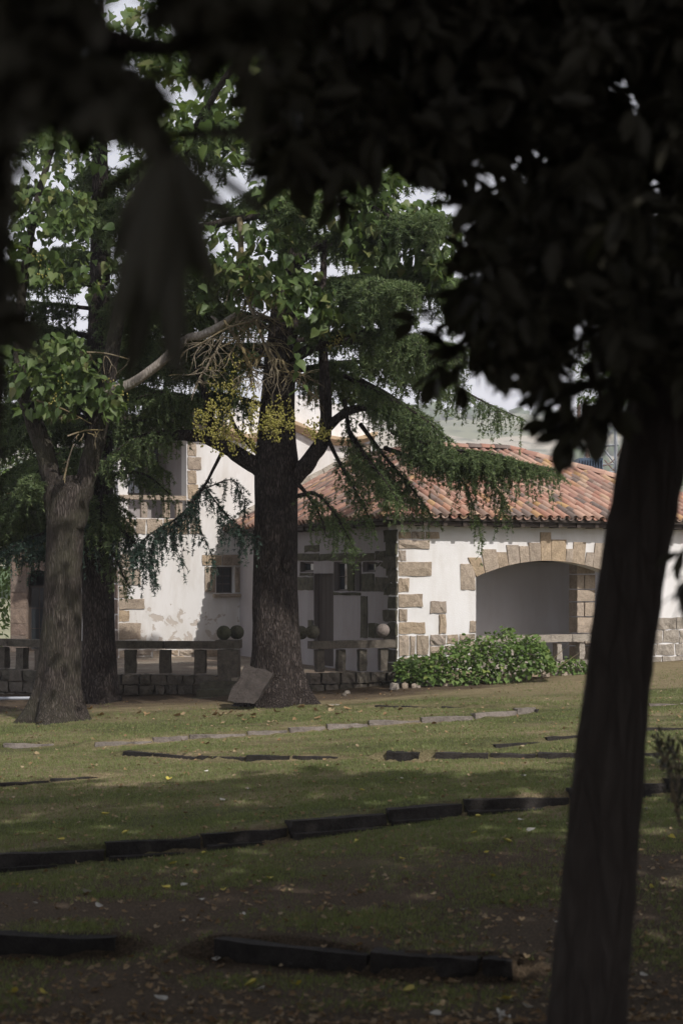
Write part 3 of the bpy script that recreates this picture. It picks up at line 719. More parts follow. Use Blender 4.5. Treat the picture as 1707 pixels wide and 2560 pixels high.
# tower right side wall + eave slab and its low roof over the loggia
RSIDE = Plane(TOWER.pt(tR, 0)[:2], W2, U); wall_holes(RSIDE, 0.46, 6.5, -3, T_TOP, [], .4, M['plaster'], house, 'right_wall')
mb = MB(); e0 = tT - .6; e1 = TOWER.t(540)
Vb = np.array([(x, y, z) for z in (T_TOP - .12, T_TOP + .02) for y in (.6, -6.8) for x in (e0, e1)]); mb.add(TOWER.arr(Vb), [(0,1,3,2),(4,6,7,5),(0,4,5,1),(1,5,7,3),(3,7,6,2),(2,6,4,0)]); mb.build('eave', M['darkwood'], house)

# ---- tile roof of the wing
OV = .48; EZ = WT + .03
E = A0 - U * OV - W2 * OV; RISE = 2.0; RU, RV = 3.4 + OV, 5.2 + OV; WID = W_LEN + 2 * OV
def e3(q, z): return np.array([q[0], q[1], z])
P1 = E + U * RU + W2 * RV; P2 = E + U * (WID - RU) + W2 * RV; FE = E + U * WID; BE = E + W2 * (10.1 + OV); Q1 = E + U * RU + W2 * (10.1 + OV); Q2 = E + U * (WID - RU) + W2 * (10.1 + OV); BR = E + U * WID + W2 * (10.1 + OV)
mb = MB(); zr_ = EZ + RISE
pts = [e3(E, EZ), e3(FE, EZ), e3(P2, zr_), e3(P1, zr_), e3(BE, EZ), e3(Q1, zr_), e3(BR, EZ), e3(Q2, zr_)]
mb.add(pts, [(0,1,2,3), (4,0,3,5), (1,6,7,2), (3,2,7,5)])
mb.add([q - np.array([0, 0, .07]) for q in pts], [(3,2,1,0), (5,3,0,4), (2,7,6,1), (5,7,2,3)])
mb.add([e3(E, EZ - .07), e3(FE, EZ - .07), e3(FE, EZ), e3(E, EZ), e3(BE, EZ - .07), e3(BE, EZ), e3(BR, EZ-.07), e3(BR, EZ)], [(0,1,2,3), (4,0,3,5), (1,6,7,2)])
roof = mb.build('roof', M['darkwood'], house)
# rafter tails under the eaves
rr = MB()
for i in range(1, 20):
    for O_, d_, n_ in ((A0 + U * (i * .5), U, -W2), (A0 + W2 * (i * .5), W2, -U)):
        pl = Plane(O_, d_, n_); V = np.array([(x, y, z) for z in (EZ - .19, EZ - .075) for y in (-.1, OV - .06) for x in (-.05, .05)]); rr.add(pl.arr(V), [(0,1,3,2),(4,6,7,5),(0,4,5,1),(1,5,7,3),(3,7,6,2),(2,6,4,0)])
for pl, a_, b_ in ((FRONT, -.1, W_LEN + .1), (SIDE, -.1, 10.0)):
    V = np.array([(x, y, z) for z in (EZ - .17, EZ - .078) for y in (.03, OV - .10) for x in (a_, b_)]); mb_ = MB(); mb_.add(pl.arr(V), [(0,1,3,2),(4,6,7,5),(0,4,5,1),(1,5,7,3),(3,7,6,2),(2,6,4,0)]); mb_.build('soffit', M['darkwood'], roof)
rr.build('rafter_tails', M['darkwood'], roof)['kind'] = 'stuff'
# one barrel tile: outer and inner half pipe, tapering up the slope
def tile_template(r0=.092, r1=.076, L=.46, th=.014, n=5):
    V = []; F = []
    a = np.linspace(0, math.pi, n + 1)
    for y, r in ((0, r0), (L, r1)):
        for rad in (r, r - th): V += [(rad * math.cos(b), y, rad * math.sin(b) * .92) for b in a]
    k = n + 1
    for i in range(n):
        F += [(i, i+1, 2*k+i+1, 2*k+i), (k+i+1, k+i, 3*k+i, 3*k+i+1), (i+1, i, k+i, k+i+1)]
    return np.array(V), np.array(F)
TV, TF = tile_template()
def slope_tiles(O, d, up, length_at, wid, slen, step=.36, cw=.235):
    """positions and frames of cover tiles on a slope: O eave corner, d along eave, up the slope"""
    nrm = norm(np.cross(d, up)); nrm = nrm if nrm[2] > 0 else -nrm; out = []
    for i in range(int(wid / cw)):
        x = (i + .5) * cw
        for j in range(int(slen / step) + 1):
            y = j * step - .06
            if y > length_at(x) - .1: break
            out.append((O + d * (x + random.gauss(0, .008)) + up * (y + random.gauss(0, .012)) + nrm * (.012 + .018 * random.random()), d, up, nrm, i, j))
    return out
U3 = np.array([*U, 0]); W3 = np.array([*W2, 0])
upF = norm(W3 * RV + np.array([0, 0, RISE])); sF = math.hypot(RV, RISE); upL = norm(U3 * RU + np.array([0, 0, RISE])); sL = math.hypot(RU, RISE)
front = slope_tiles(e3(E, EZ + .02), U3, upF, lambda x: min(x / RU, (WID - x) / RU, 1) * sF, WID, sF)
left = slope_tiles(e3(E, EZ + .02), W3, upL, lambda x: min(x / RV, 1) * sL, 10.1 + OV, sL)
tile_me = [new_mesh('roof_tile', TV + np.random.default_rng(i).normal(0, .002, TV.shape), TF, True) for i in range(3)]
allt = []
for (p_, d, up, nr, i, j) in front + left:
    px, py = project(p_); tilt = norm(up + nr * (.045 + random.gauss(0, .012)) + d * random.gauss(0, .02)); z_ = norm(nr - tilt * np.dot(nr, tilt)); x_ = np.cross(tilt, z_)
    vis = (px < 1535) and not (590 < px < 750 and py > 1100)
    allt.append((p_[1] + (0 if vis else 100), p_, x_, tilt, z_))
allt.sort(key=lambda a: a[0])
for k, (_, p_, x_, y_, z_) in enumerate(allt[:300]):
    o = link('roof_tile', tile_me[k % 3], M['tile'], roof)
    o.matrix_world = mathutils.Matrix([(x_[0], y_[0], z_[0], p_[0]), (x_[1], y_[1], z_[1], p_[1]), (x_[2], y_[2], z_[2], p_[2]), (0, 0, 0, 1)])
rest = allt[300:]
V, Fc = instances(TV, TF, np.array([a[1] for a in rest]), np.array([a[2] for a in rest]), np.array([a[3] for a in rest]), np.array([a[4] for a in rest]), np.ones(len(rest)))
mk('far_tiles', V, Fc, M['tile'], roof, True)['kind'] = 'stuff'
# channel tiles between the covers (turned over), all one part
ch = [(p_ + d * .1175 + nr * .03, -d, up, -nr) for (p_, d, up, nr, i, j) in front + left]
V, Fc = instances(TV, TF, np.array([a[0] for a in ch]), np.array([a[1] for a in ch]), np.array([a[2] for a in ch]), np.array([a[3] for a in ch]), np.ones(len(ch)))
mk('channel_tiles', V, Fc, M['tile'], roof, True)['kind'] = 'stuff'
# hip and ridge tiles
TV2, TF2 = tile_template(.13, .11, .48, .016)
hip_me = new_mesh('hip_tile', TV2, TF2, True)
for a, b in ((e3(E, EZ + .09), e3(P1, zr_ + .09)), (e3(P1, zr_ + .1), e3(P2, zr_ + .1)), (e3(FE, EZ + .09), e3(P2, zr_ + .09)), (e3(Q1, zr_ + .1), e3(P1, zr_ + .1))):
    y_ = norm(b - a); L_ = np.linalg.norm(b - a); x_ = norm(np.cross(y_, (0, 0, 1))); z_ = np.cross(x_, y_)
    for s in np.arange(0, L_ - .3, .4):
        q = a + y_ * s + z_ * (.02 * random.random()); o = link('hip_tile', hip_me, M['tile'], roof)
        o.matrix_world = mathutils.Matrix([(x_[0], y_[0], z_[0], q[0]), (x_[1], y_[1], z_[1], q[1]), (x_[2], y_[2], z_[2], q[2]), (0, 0, 0, 1)])
for k in range(9):
    a_, b_ = k * .42, k * .42 + .40; zt = lambda t: EZ + (t + OV) * RISE / RU
    V = np.array([(t, o_, zt(t) + dz) for dz in (.02, .24) for o_ in (-.02, .30 if dz < .1 else .06) for t in (a_, b_)]) + np.random.default_rng(k).normal(0, .012, (8, 3))
    mk('flashing_stone', TOWER.arr(V), [(0,1,3,2),(4,6,7,5),(0,4,5,1),(1,5,7,3),(3,7,6,2),(2,6,4,0)], M['palestone'], roof)
bpy.context.view_layer.update()
settle(house)

# ------------------------------------------------------------------ terrace and balustrades
def at_px(px, Y): return np.array([(px - CX) / F_PX * Y, Y])
terr = [at_px(-200, 38.2), at_px(0, 37.2), at_px(283, 35.2), at_px(486, 34.9), at_px(770, 34.3), A0 + np.array([-.05, .03]), A0 + W2 * 10.3, TOWER.pt(tT - .2, 0, -.2)[:2], np.array([-11, 50.]), np.array([-16, 48.])]
mb = MB(); n = len(terr); mb.add([e3(q, FLOOR) for q in terr] + [e3(q, -3.2) for q in terr], [tuple(range(n))] + [(i, i + n, (i + 1) % n + n, (i + 1) % n) for i in range(n)])
tag(mb.build('terrace', M['gravel']), 'raised gravel terrace between the house and the balustrades', 'terrace', kind='structure')

def balustrade(a, b, n, label, rail_z, low_z, foot_z, bw=.22, post_end=None, wallrows=2, mat='greystone'):
    a = np.array(a); b = np.array(b); d = b - a; L = np.hypot(*d); d = d / L; pl = Plane(a, d, np.array([d[1], -d[0]]))
    root = thing('balustrade', label, 'balustrade', e3((a + b) / 2, foot_z), 'stone balustrades of the terrace')
    k = max(1, int(L / 1.1))
    for i in range(k): stone_on(pl, (L * i / k, L * (i + 1) / k, rail_z - .20, rail_z), root, M[mat], .14, .16, .008, 'rail', 4, 1)
    for i in range(n):
        t = L * (i + .5) / n; stone_on(pl, (t - bw / 2, t + bw / 2, low_z, rail_z - .2), root, M[mat], .07, .13, .014, 'baluster', 2, 3, .002)
    rs = np.random.default_rng(int(L * 977))
    z = foot_z; hrow = (low_z - foot_z) / wallrows
    for r in range(wallrows):
        t = -.02 * r
        while t < L - .01:
            l = rs.uniform(.22, .5)
            if L - t - l < .15: l = L - t
            stone_on(pl, (t, t + l, z, z + hrow), root, M[mat], .11 + rs.uniform(0, .03), .2, .018, 'stone'); t += l
        z += hrow
    for e in post_end or []:
        stone_on(pl, (e - .28, e + .28, rail_z - .19, rail_z + .03), root, M[mat], .22, .30, .008, 'post_cap', 3, 1)
        stone_on(pl, (e - .24, e + .24, foot_z, rail_z - .19), root, M[mat], .17, .26, .01, 'post', 2, 4)
    settle(root); return pl, L
bR, bR_L = balustrade(at_px(772, 34.25), at_px(984, 34.95), 4, 'stone balustrade between the big cedar trunk and the house corner', -1.41, -2.12, -2.62, .20)
bL, bL_L = balustrade(at_px(283, 35.1), at_px(545, 34.9), 3, 'shaded stone balustrade left of the cedar trunk, before the lit wall', -1.44, -2.19, -2.9, .27, [2.62], 3)
bF, bF_L = balustrade(at_px(-60, 37.6), at_px(225, 35.6), 6, 'short stone balustrade at the far left behind the pale tree', -1.47, -2.2, -3.0, .26, None, 3)
POR = Plane(FRONT.pt(0, 0, -.06)[:2], U, -W2)
pr0 = FRONT.pt(ta + .01, 0, -.06)[:2]; pr1 = FRONT.pt(tb - .01, 0, -.06)[:2]
bP, bP_L = balustrade(pr0, pr1, 6, 'pale stone balustrade closing the foot of the porch arch', -1.36, -1.98, -2.3, .17, None, 1, 'palestone')
# steps up to the terrace beside the leaning slab
st = thing('stone_steps', 'dark stone steps up to the terrace left of the leaning slab', 'steps', (*at_px(540, 34.2), -2.75))
for i, (y0, y1, zt) in enumerate([(33.75, 34.15, -2.62), (34.12, 34.55, -2.47), (34.5, 35.1, -2.32)]):
    c0 = at_px(486 + i * 5, 34.3); c1 = at_px(655, 34.3)
    V, Fb = rough_block((c0[0], y0, -3.0), (c1[0], y1, zt), 800 + i, .008, 4, 2, 1, .02); mk('step', V, Fb, M['moss_shade_stone'], st)
settle(st)
# stone balls on rails and posts
def ball(px, py, Y, rad, label, mat):
    r_ = np.random.default_rng(int(px)); q = P(px, py, Y); U_, V_ = 18, 12; VV = [(0, 0, 1)]; FF = []
    for i in range(1, V_):
        for j in range(U_):
            th, ph = math.pi * i / V_, 2 * math.pi * j / U_; VV.append((math.sin(th) * math.cos(ph), math.sin(th) * math.sin(ph), math.cos(th)))
    VV.append((0, 0, -1)); VV = np.array(VV)
    for j in range(U_):
        FF.append((0, 1 + j, 1 + (j + 1) % U_)); e = len(VV) - 1; FF.append((e, 1 + (V_ - 2) * U_ + (j + 1) % U_, 1 + (V_ - 2) * U_ + j))
        for i in range(V_ - 2): a = 1 + i * U_; FF.append((a + j, a + U_ + j, a + U_ + (j + 1) % U_, a + (j + 1) % U_))
    VV = VV * (1 + .05 * (vnoise(VV * 2.5 + px, 3)[:, None] - .5)) * rad; VV[:, 2] = np.maximum(VV[:, 2], -rad * .93)
    o = mk('stone_ball', VV, FF, M[mat], None, True); o.location = q; tag(o, label, 'stone ball', 'stone balls on the balustrades')
ball(560, 1582, 34.95, .165, 'mossy stone ball on the post left of the big cedar, the left of two', 'moss_shade_stone')
ball(592, 1581, 35.25, .165, 'mossy stone ball on the post touching the shadow of the big cedar trunk', 'moss_shade_stone')
ball(752, 1582, 34.75, .16, 'mossy stone ball half hidden behind the right side of the cedar trunk', 'moss_shade_stone')
ball(781, 1580, 34.35, .158, 'mossy stone ball on the rail just right of the cedar trunk', 'moss_shade_stone')
ball(957, 1576, 34.85, .15, 'pale grey stone ball on the rail next to the house corner', 'kerb_pale')

# leaning slab against the cedar, loose stones
sl = [(566,1752),(612,1662),(683,1684),(636,1760)]
Ys = [31.25, 31.55, 31.5, 31.2]
front_v = [P(a, b, y) for (a, b), y in zip(sl, Ys)]
rs = np.random.default_rng(3); mbv = []; nseg = 5; mbf = []
for off in (0, .17):
    for i in range(nseg + 1):
        for j in range(nseg + 1):
            a, b = i / nseg, j / nseg; q = (front_v[0]*(1-a)*(1-b) + front_v[3]*a*(1-b) + front_v[1]*(1-a)*b + front_v[2]*a*b)
            edge = (i in (0, nseg)) or (j in (0, nseg))
            q = q + np.array([.045, off, -.02 if off else 0]) * (1 if off else 0) + rs.normal(0, .014 if edge else .006, 3); mbv.append(q)
n1 = nseg + 1; half = n1 * n1
for i in range(nseg):
    for j in range(nseg):
        a = i * n1 + j; mbf.append((a, a + n1, a + n1 + 1, a + 1)); mbf.append((half + a, half + a + 1, half + a + n1 + 1, half + a + n1))
for i in range(nseg):
    for a, b in ((i, i + 1), (nseg * n1 + i + 1, nseg * n1 + i), ((i + 1) * n1, i * n1), (i * n1 + nseg, (i + 1) * n1 + nseg)): mbf.append((a, b, half + b, half + a))
tag(mk('stone_slab', mbv, mbf, M['slab']), 'big grey stone slab leaning against the foot of the cedar', 'stone slab')
def loose_stone(px, py, w, label, mat='greystone', group=None, h=None, Zf=None):
    q = ground_px(px, py); h = h or w * .55; V, Fb = rough_block((-w/2, -w*.3, -.06), (w/2, w*.3, h), int(px * 7 + py), w * .06, 3, 2, 2, w * .1)
    a = random.uniform(-.5, .5); c, s = math.cos(a), math.sin(a); V = np.stack([V[:,0]*c - V[:,1]*s, V[:,0]*s + V[:,1]*c, V[:,2]], -1)
    o = mk('loose_stone', V, Fb, M[mat]); o.location = (q[0], q[1], gz(q[0], q[1])); tag(o, label, 'stone', group); return o
loose_stone(714, 1760, .22, 'small pale stone at the foot of the big cedar', 'palestone')
loose_stone(860, 1738, .12, 'small dark stone left of a pale one below the balustrade')
loose_stone(868, 1733, .12, 'small pale stone lying below the right balustrade', 'palestone')
loose_stone(838, 1762, .30, 'flat pale stone in the grass right of the cedar roots', 'palestone', h=.04)
bs = thing('border_stones', 'row of rough stones edging the bed under the green shrub', 'border', (*ground_px(1250, 1690)[:2], -2.3))
for i, px in enumerate(range(985, 1480, 27)):
    py = np.interp(px, [985, 1060, 1200, 1330, 1480], [1723, 1716, 1706, 1692, 1680]) + random.uniform(-3, 3); q = ground_px(px, py); w = random.uniform(.16, .30)
    V, Fb = rough_block((-w/2, -.09, -.1), (w/2, .09, random.uniform(.06, .15)), 700 + i, .018, 3, 2, 2, .02); V = V + np.array([q[0], q[1], gz(q[0], q[1])])
    mk('stone', V, Fb, M['sandstone'] if i % 3 else M['palestone'], bs)
settle(bs)
pv, pf = tube_arrays([P(-40, 1747, 34.0), P(20, 1746, 33.9), P(88, 1745, 33.8)], [.035] * 3, 8)
tag(mk('pipe', pv, pf, M['pipe'], None, True), 'straight grey pipe lying along the foot of the far left terrace wall', 'pipe')

# ------------------------------------------------------------------ outbuilding at far left
AN = Plane(at_px(27, 46.5), np.array([1.0, .06]) / math.hypot(1, .06), np.array([.06, -1.0]) / math.hypot(1, .06))
annex = thing('stone_outbuilding', 'pinkish stone building with an arched doorway behind the far left balustrade', 'building', (*at_px(120, 47), FLOOR))
aw0, aw1 = AN.t(27), AN.t(262); da, db = AN.t(70), AN.t(122); zs_ = AN.z(1462, 1); zk = AN.z(1424, 1)
aw = wall_holes(AN, aw0, aw1, -3, 2.1, [(da, db, FLOOR - .01, zs_)], .5, M['pinkstone'], annex, 'wall', (da, db, zs_, zk))
rs = np.random.default_rng(31); z = FLOOR
for r in range(9):
    h = rs.uniform(.34, .5); t = aw0 + .001
    while t < aw1:
        l = min(rs.uniform(.45, .8), aw1 - t)
        a, b = t, t + l
        for lo, hi in ([(a, min(b, da - .02)), (max(a, db + .02), b)] if z < zk else [(a, b)]):
            if hi - lo > .12: stone_on(AN, (lo, hi, z, z + h), aw, M['pinkstone'], .02, .03, .01)
        t += l
    z += h
leaf_door(AN, (da, db, FLOOR, zs_ - .02), annex, 'door', M['darkwood'], (2, 3), -.3, .07)
mb = MB(); p = AN.pt; mb.quad(p(aw0, -3, -.5), p(aw0, -3, -5), p(aw0, 2.1, -5), p(aw0, 2.1, -.5)); mb.quad(p(aw0, -3, -1.2), p(aw1, -3, -1.2), p(aw1, 2.1, -1.2), p(aw0, 2.1, -1.2)); mb.build('inner_wall', M['darkwood'], annex)
mb = MB(); mb.add([p(aw0 - .4, 2.13, .5), p(aw1, 2.13, .5), p(aw1, 2.9, -4), p(aw0 - .4, 2.9, -4), p(aw0 - .4, 2.03, .5), p(aw1, 2.03, .5), p(aw1, 2.8, -4), p(aw0 - .4, 2.8, -4)], [(0,1,2,3),(7,6,5,4),(0,4,5,1),(1,5,6,2),(2,6,7,3),(3,7,4,0)]); mb.build('roof', M['tile'], annex)
settle(annex)

# ------------------------------------------------------------------ electrical gantry and transformer behind the roof
YG = 62.0
gt = thing('power_pylon', 'grey steel lattice pylon with insulators behind the tile roof', 'pylon', P(1505, 1560, YG))
def bar(mb, a, b, w=.07):
    V, F_ = tube_arrays([a, (np.array(a) + np.array(b)) / 2, b], [w * .7] * 3, 4); mb.add(V, F_)
mb = MB()
for x in (1462, 1500, 1538):
    for dy in (0, .9): bar(mb, P(x, 1560, YG + dy), P(x, 1065 if x > 1462 else 1140, YG + dy), .10)
for dy in (0, .9):
    zz = np.arange(1065, 1400, 48)
    for i, y in enumerate(zz):
        a, b = (1500, 1538) if i % 2 else (1538, 1500); bar(mb, P(a, y, YG + dy), P(b, y + 48, YG + dy), .055); bar(mb, P(1500, y, YG + dy), P(1538, y, YG + dy), .05)
        if y > 1140: bar(mb, P(b if b != 1538 else 1462, y, YG + dy), P(1500, y + 40, YG + dy), .05)
mb.build('lattice', M['steel'], gt)
mb = MB()
for dy in (0, .9): bar(mb, P(1392, 1064, YG + dy), P(1560, 1060, YG + dy), .09)
bar(mb, P(1440, 1120, YG), P(1545, 1112, YG), .06); bar(mb, P(1446, 1182, YG), P(1556, 1180, YG), .06); mb.build('cross_arm', M['steel'], gt)
for (x, y, h) in ((1402, 1064, 46), (1446, 1060, 48), (1520, 1060, 50), (1466, 1150, 34), (1488, 1150, 34)):
    a = P(x, y, YG); b = P(x, y - h, YG); m = 12; pts = np.linspace(a, b, m); V, F_ = tube_arrays(pts, [.11 if i % 2 else .05 for i in range(m)], 8); mk('insulator', V, F_, M['porcelain'], gt, True)
mb = MB()
for a, b in ((P(1466, 1116, YG), P(1494, 1170, YG)), (P(1560, 1110, YG), P(1500, 1165, YG)), (P(1510, 1150, YG), P(1570, 1178, YG))):
    m = 8; pts = np.array([a * (1 - s) + b * s - np.array([0, 0, .25 * math.sin(s * math.pi)]) for s in np.linspace(0, 1, m)]); V, F_ = tube_arrays(pts, [.03] * m, 5); mb.add(V, F_)
mb.build('cable', M['porcelain'], gt)
settle(gt)
tf = thing('transformer', 'dark blue finned transformer beside the lattice pylon', 'transformer', P(1470, 1300, YG - .3))
a, b = P(1446, 1192, YG - 1.2), P(1490, 1152, YG + .3); mb = MB(); mb.box((a[0], a[1], a[2] - 1.6), (b[0], b[1], b[2])); mb.build('tank', M['trafo'], tf)
for i in range(9):
    x = a[0] + (b[0] - a[0]) * (i + .3) / 9; mb = MB(); mb.box((x, a[1] - .22, a[2] - 1.4), (x + .035, a[1] - .003, b[2] - .08)); mb.build('fin', M['trafo'], tf)
settle(tf)

# ------------------------------------------------------------------ leaf and needle templates
PAUL_V = np.array([(0,0,0),(-.26,-.10,.05),(-.47,.12,.10),(-.44,.40,.07),(-.22,.74,0),(0,1.05,-.16),(.22,.74,0),(.44,.40,.07),(.47,.12,.10),(.26,-.10,.05),(0,.35,-.03),(0,.70,-.07)])
PAUL_F = np.array([(0,1,2),(0,2,10),(2,3,10),(3,4,11),(3,11,10),(4,5,11),(5,6,11),(6,7,11),(7,10,11),(7,8,10),(8,0,10),(8,9,0)])
ELL_V = np.array([(0,0,0),(-.15,.25,.04),(-.20,.5,.05),(-.14,.78,.02),(0,1,-.06),(.14,.78,.02),(.20,.5,.05),(.15,.25,.04),(0,.5,-.02)])
ELL_F = np.array([(0,1,8),(1,2,8),(2,3,8),(3,4,8),(4,5,8),(5,6,8),(6,7,8),(7,0,8)])
LAN_V = np.array([(0,0,0),(-.10,.35,.02),(-.12,.68,0),(0,1,-.05),(.12,.68,0),(.10,.35,.02)])
LAN_F = np.array([(0,1,5),(1,2,4),(1,4,5),(2,3,4)])

def curved_trunk(rows, flare, lobes, seed, sub=14, n=44, rough=.03):
    pts, rad = limb_px(rows, sub); m = len(pts); a = np.arange(n) / n * 2 * math.pi; V = []
    z0 = pts[0][2]
    for i in range(m):
        h = pts[i][2] - z0
        fl = flare * math.exp(-max(h, 0) / .38) + flare * .25 * math.exp(-max(h, 0) / 1.3)
        lob = 1 + fl * (1 + .55 * np.cos(lobes * a + seed) + .3 * np.cos((lobes + 2) * a + 1.7 * seed))
        q = np.stack([np.cos(a) * 7, np.sin(a) * 7, np.full(n, pts[i][2] * 1.6)], -1)
        r = rad[i] * lob * (1 + rough * 2.2 * (vnoise(q, seed) - .5) + rough * 3 * (vnoise(q * .35, seed + 1) - .5))
        V.append(np.stack([pts[i][0] + r * np.cos(a), pts[i][1] + r * np.sin(a), np.full(n, pts[i][2])], -1))
    V = np.concatenate(V); F_ = np.array([(i*n+j, i*n+(j+1) % n, (i+1)*n+(j+1) % n, (i+1)*n+j) for i in range(m-1) for j in range(n)])
    return V, F_

# ------------------------------------------------------------------ cedars
NEED_V = np.array([(-.14,0,0),(.14,0,0),(0,1,.0)]); NEED_F = np.array([(0,1,2)])
def bough(root, line, width, seed, mat, droop=.25, hang=.12, dens=1.0, start=.12, rad0=.05, need=.062, bark='cedar_bark', flat=1.0):
    """one cedar bough: limb, side twigs and hanging sprays of needle tufts"""
    rs = np.random.default_rng(seed); line = np.asarray(line, float)
    pts = spline(line, 8); m = len(pts); L = np.concatenate([[0], np.cumsum(np.linalg.norm(np.diff(pts, axis=0), axis=1))]); tot = L[-1]
    wood = MB(); V, F_ = tube_arrays(pts, np.interp(np.linspace(0, 1, m), [0, .6, 1], [rad0, rad0 * .5, .008]), 7); wood.add(V, F_)
    T = []; D = []
    ntw = int(tot * 17 * dens)
    for i in range(ntw):
        s = start + (1 - start) * (i + rs.random()) / ntw; q = np.array([np.interp(s * tot, L, pts[:, c]) for c in range(3)]); q2 = np.array([np.interp(min(s * tot + .05, tot), L, pts[:, c]) for c in range(3)])
        tg = norm(q2 - q + 1e-6); side = norm(np.cross(tg, (0, 0, 1))) * (1 if i % 2 else -1)
        an = math.radians(rs.uniform(15, 60)); d = norm(side * math.cos(an) * flat + tg * math.sin(an) + np.array([0, 0, rs.normal(0, .15)]))
        prof = math.sin(min(1, (s - start) / (1 - start) * 1.0 + .12) * math.pi * .93) ** .6
        l = width * prof * rs.uniform(.45, 1.1)
        if l < .08: l = .08
        k = max(3, int(l / .11)); xs_ = np.linspace(0, 1, k + 1)
        tw = q + d * (l * xs_)[:, None] + np.array([0, 0, -1]) * (droop * l * xs_ ** 2)[:, None]
        if l > .3:
            V, F_ = tube_arrays(tw, np.linspace(.009, .003, k + 1), 3, False); wood.add(V, F_)
        nt = int(l / .05) + 1; xx = rs.uniform(.08, 1, nt); cp = q + d * (l * xx)[:, None] + np.array([0, 0, -1]) * (droop * l * xx ** 2)[:, None]
        T.append(cp); D.append(np.tile(d, (nt, 1)))
        for j in range(int(l / .085)):
            x = rs.uniform(.1, 1); c = q + d * l * x + np.array([0, 0, -1]) * droop * l * x * x
            sd = norm(np.cross(d, (0, 0, 1))) * rs.choice([-1, 1]); d2 = norm(sd * rs.uniform(.3, .9) + d * rs.uniform(.3, .8) + np.array([0, 0, -rs.uniform(.1, .9)])); l2 = rs.uniform(.4, 1.3) * .19
            if rs.random() < hang: d2 = norm(np.array([rs.normal(0, .18), rs.normal(0, .18), -1])); l2 = rs.uniform(.2, .55)
            nn = int(l2 / .042) + 1; y = rs.uniform(.1, 1, nn)
            T.append(c + d2 * (l2 * y)[:, None] + np.array([0, 0, -1]) * (.3 * l2 * y * y)[:, None]); D.append(np.tile(d2, (nn, 1)))
            if l2 > .26:
                V, F_ = tube_arrays([c, c + d2 * l2 * .5, c + d2 * l2], [.005, .004, .002], 3, False); wood.add(V, F_)
    T = np.concatenate(T); D = np.concatenate(D); per = 5
    T = np.repeat(T, per, 0); D = np.repeat(D, per, 0); n = len(T)
    ax = norm(D * .7 + rs.normal(0, .62, (n, 3)) + np.array([0, 0, .25])); up = rs.normal(0, 1, (n, 3)); x, y, z = frames(ax, up)
    V, F_ = instances(NEED_V, NEED_F, T + rs.normal(0, .006, (n, 3)), x, y, z, rs.uniform(.65, 1.35, n) * need)
    lim = wood.build('branch', M[bark], root)
    mk('needles', V, F_, mat, lim)['kind'] = 'stuff'
    return lim

YC = 32.2
cedar = thing('cedar_tree', 'tall cedar with thick dark furrowed trunk in the centre', 'tree', (-1.3, YC, gz(-1.3, YC)))
V, Fb = curved_trunk([(700,1772,YC,.50),(697,1730,YC,.49),(693,1640,YC,.475),(690,1500,YC,.455),(690,1350,YC,.45),(690,1240,YC,.45),(692,1170,YC,.46),(692,1100,YC,.40),(694,1020,YC,.36),(700,930,YC,.33),(708,820,YC,.30),(718,700,YC,.26),(730,560,YC,.22),(738,300,YC,.15),(742,0,YC,.09),(744,-200,YC,.03)], .56, 5, 2)
mk('trunk', V, Fb, M['cedar_bark'], cedar, True)
# a healed branch scar
sv, sf = tube_arrays([P(716, 1408, YC - .40), P(716, 1408, YC - .455), P(716, 1408, YC - .475)], [.15, .13, .05], 14); sv[:, 2] = (sv[:, 2] - P(716, 1408, YC)[2]) * 1.35 + P(716, 1408, YC)[2]
mk('knot', sv, sf, M['cedar_bark'], cedar, True)
def plimb(rows, root, bark='cedar_bark', n=10, name='limb'):
    pts, rad = limb_px(rows, 8); V, F_ = tube_arrays(pts, rad, n, True, .25, int(rows[0][0])); return mk(name, V, F_, M[bark], root, True)
plimb([(690,1215,YC,.28),(650,1172,YC-.1,.20),(600,1140,YC-.2,.165),(555,1112,YC-.3,.15),(512,1092,YC-.4,.135),(470,1088,YC-.5,.12),(400,1092,YC-.6,.09),(320,1100,YC-.8,.05)], cedar)
plimb([(540,1105,YC-.3,.11),(528,1060,YC-.3,.10),(520,1020,YC-.4,.085),(505,960,YC-.5,.06),(480,890,YC-.6,.04)], cedar)
plimb([(660,1150,YC,.06),(620,1105,YC-.2,.05),(590,1070,YC-.3,.04),(570,1020,YC-.4,.025)], cedar)
plimb([(695,1222,YC,.28),(735,1190,YC-.1,.20),(775,1150,YC-.15,.165),(805,1100,YC-.2,.15),(815,1050,YC-.2,.13),(812,960,YC-.2,.115),(808,880,YC-.2,.10),(806,760,YC-.2,.08),(812,600,YC-.2,.05)], cedar)
plimb([(812,1075,YC-.2,.10),(850,1040,YC-.3,.09),(890,1022,YC-.4,.075),(935,1022,YC-.5,.06),(980,1045,YC-.6,.045),(1030,1090,YC-.8,.03)], cedar)
plimb([(700,950,YC,.14),(760,880,YC-.1,.11),(850,850,YC-.2,.10),(950,860,YC-.3,.08),(1040,900,YC-.4,.06),(1150,960,YC-.5,.035)], cedar)
plimb([(720,680,YC,.16),(760,640,YC-.2,.13),(830,600,YC-.4,.11),(920,570,YC-.6,.09),(1040,560,YC-.8,.06)], cedar)
def B(root, rows, *a, **k): return bough(root, [P(*r) for r in rows], *a, **k)
nd = M['needle']; bn = M['blue_shade_needle']
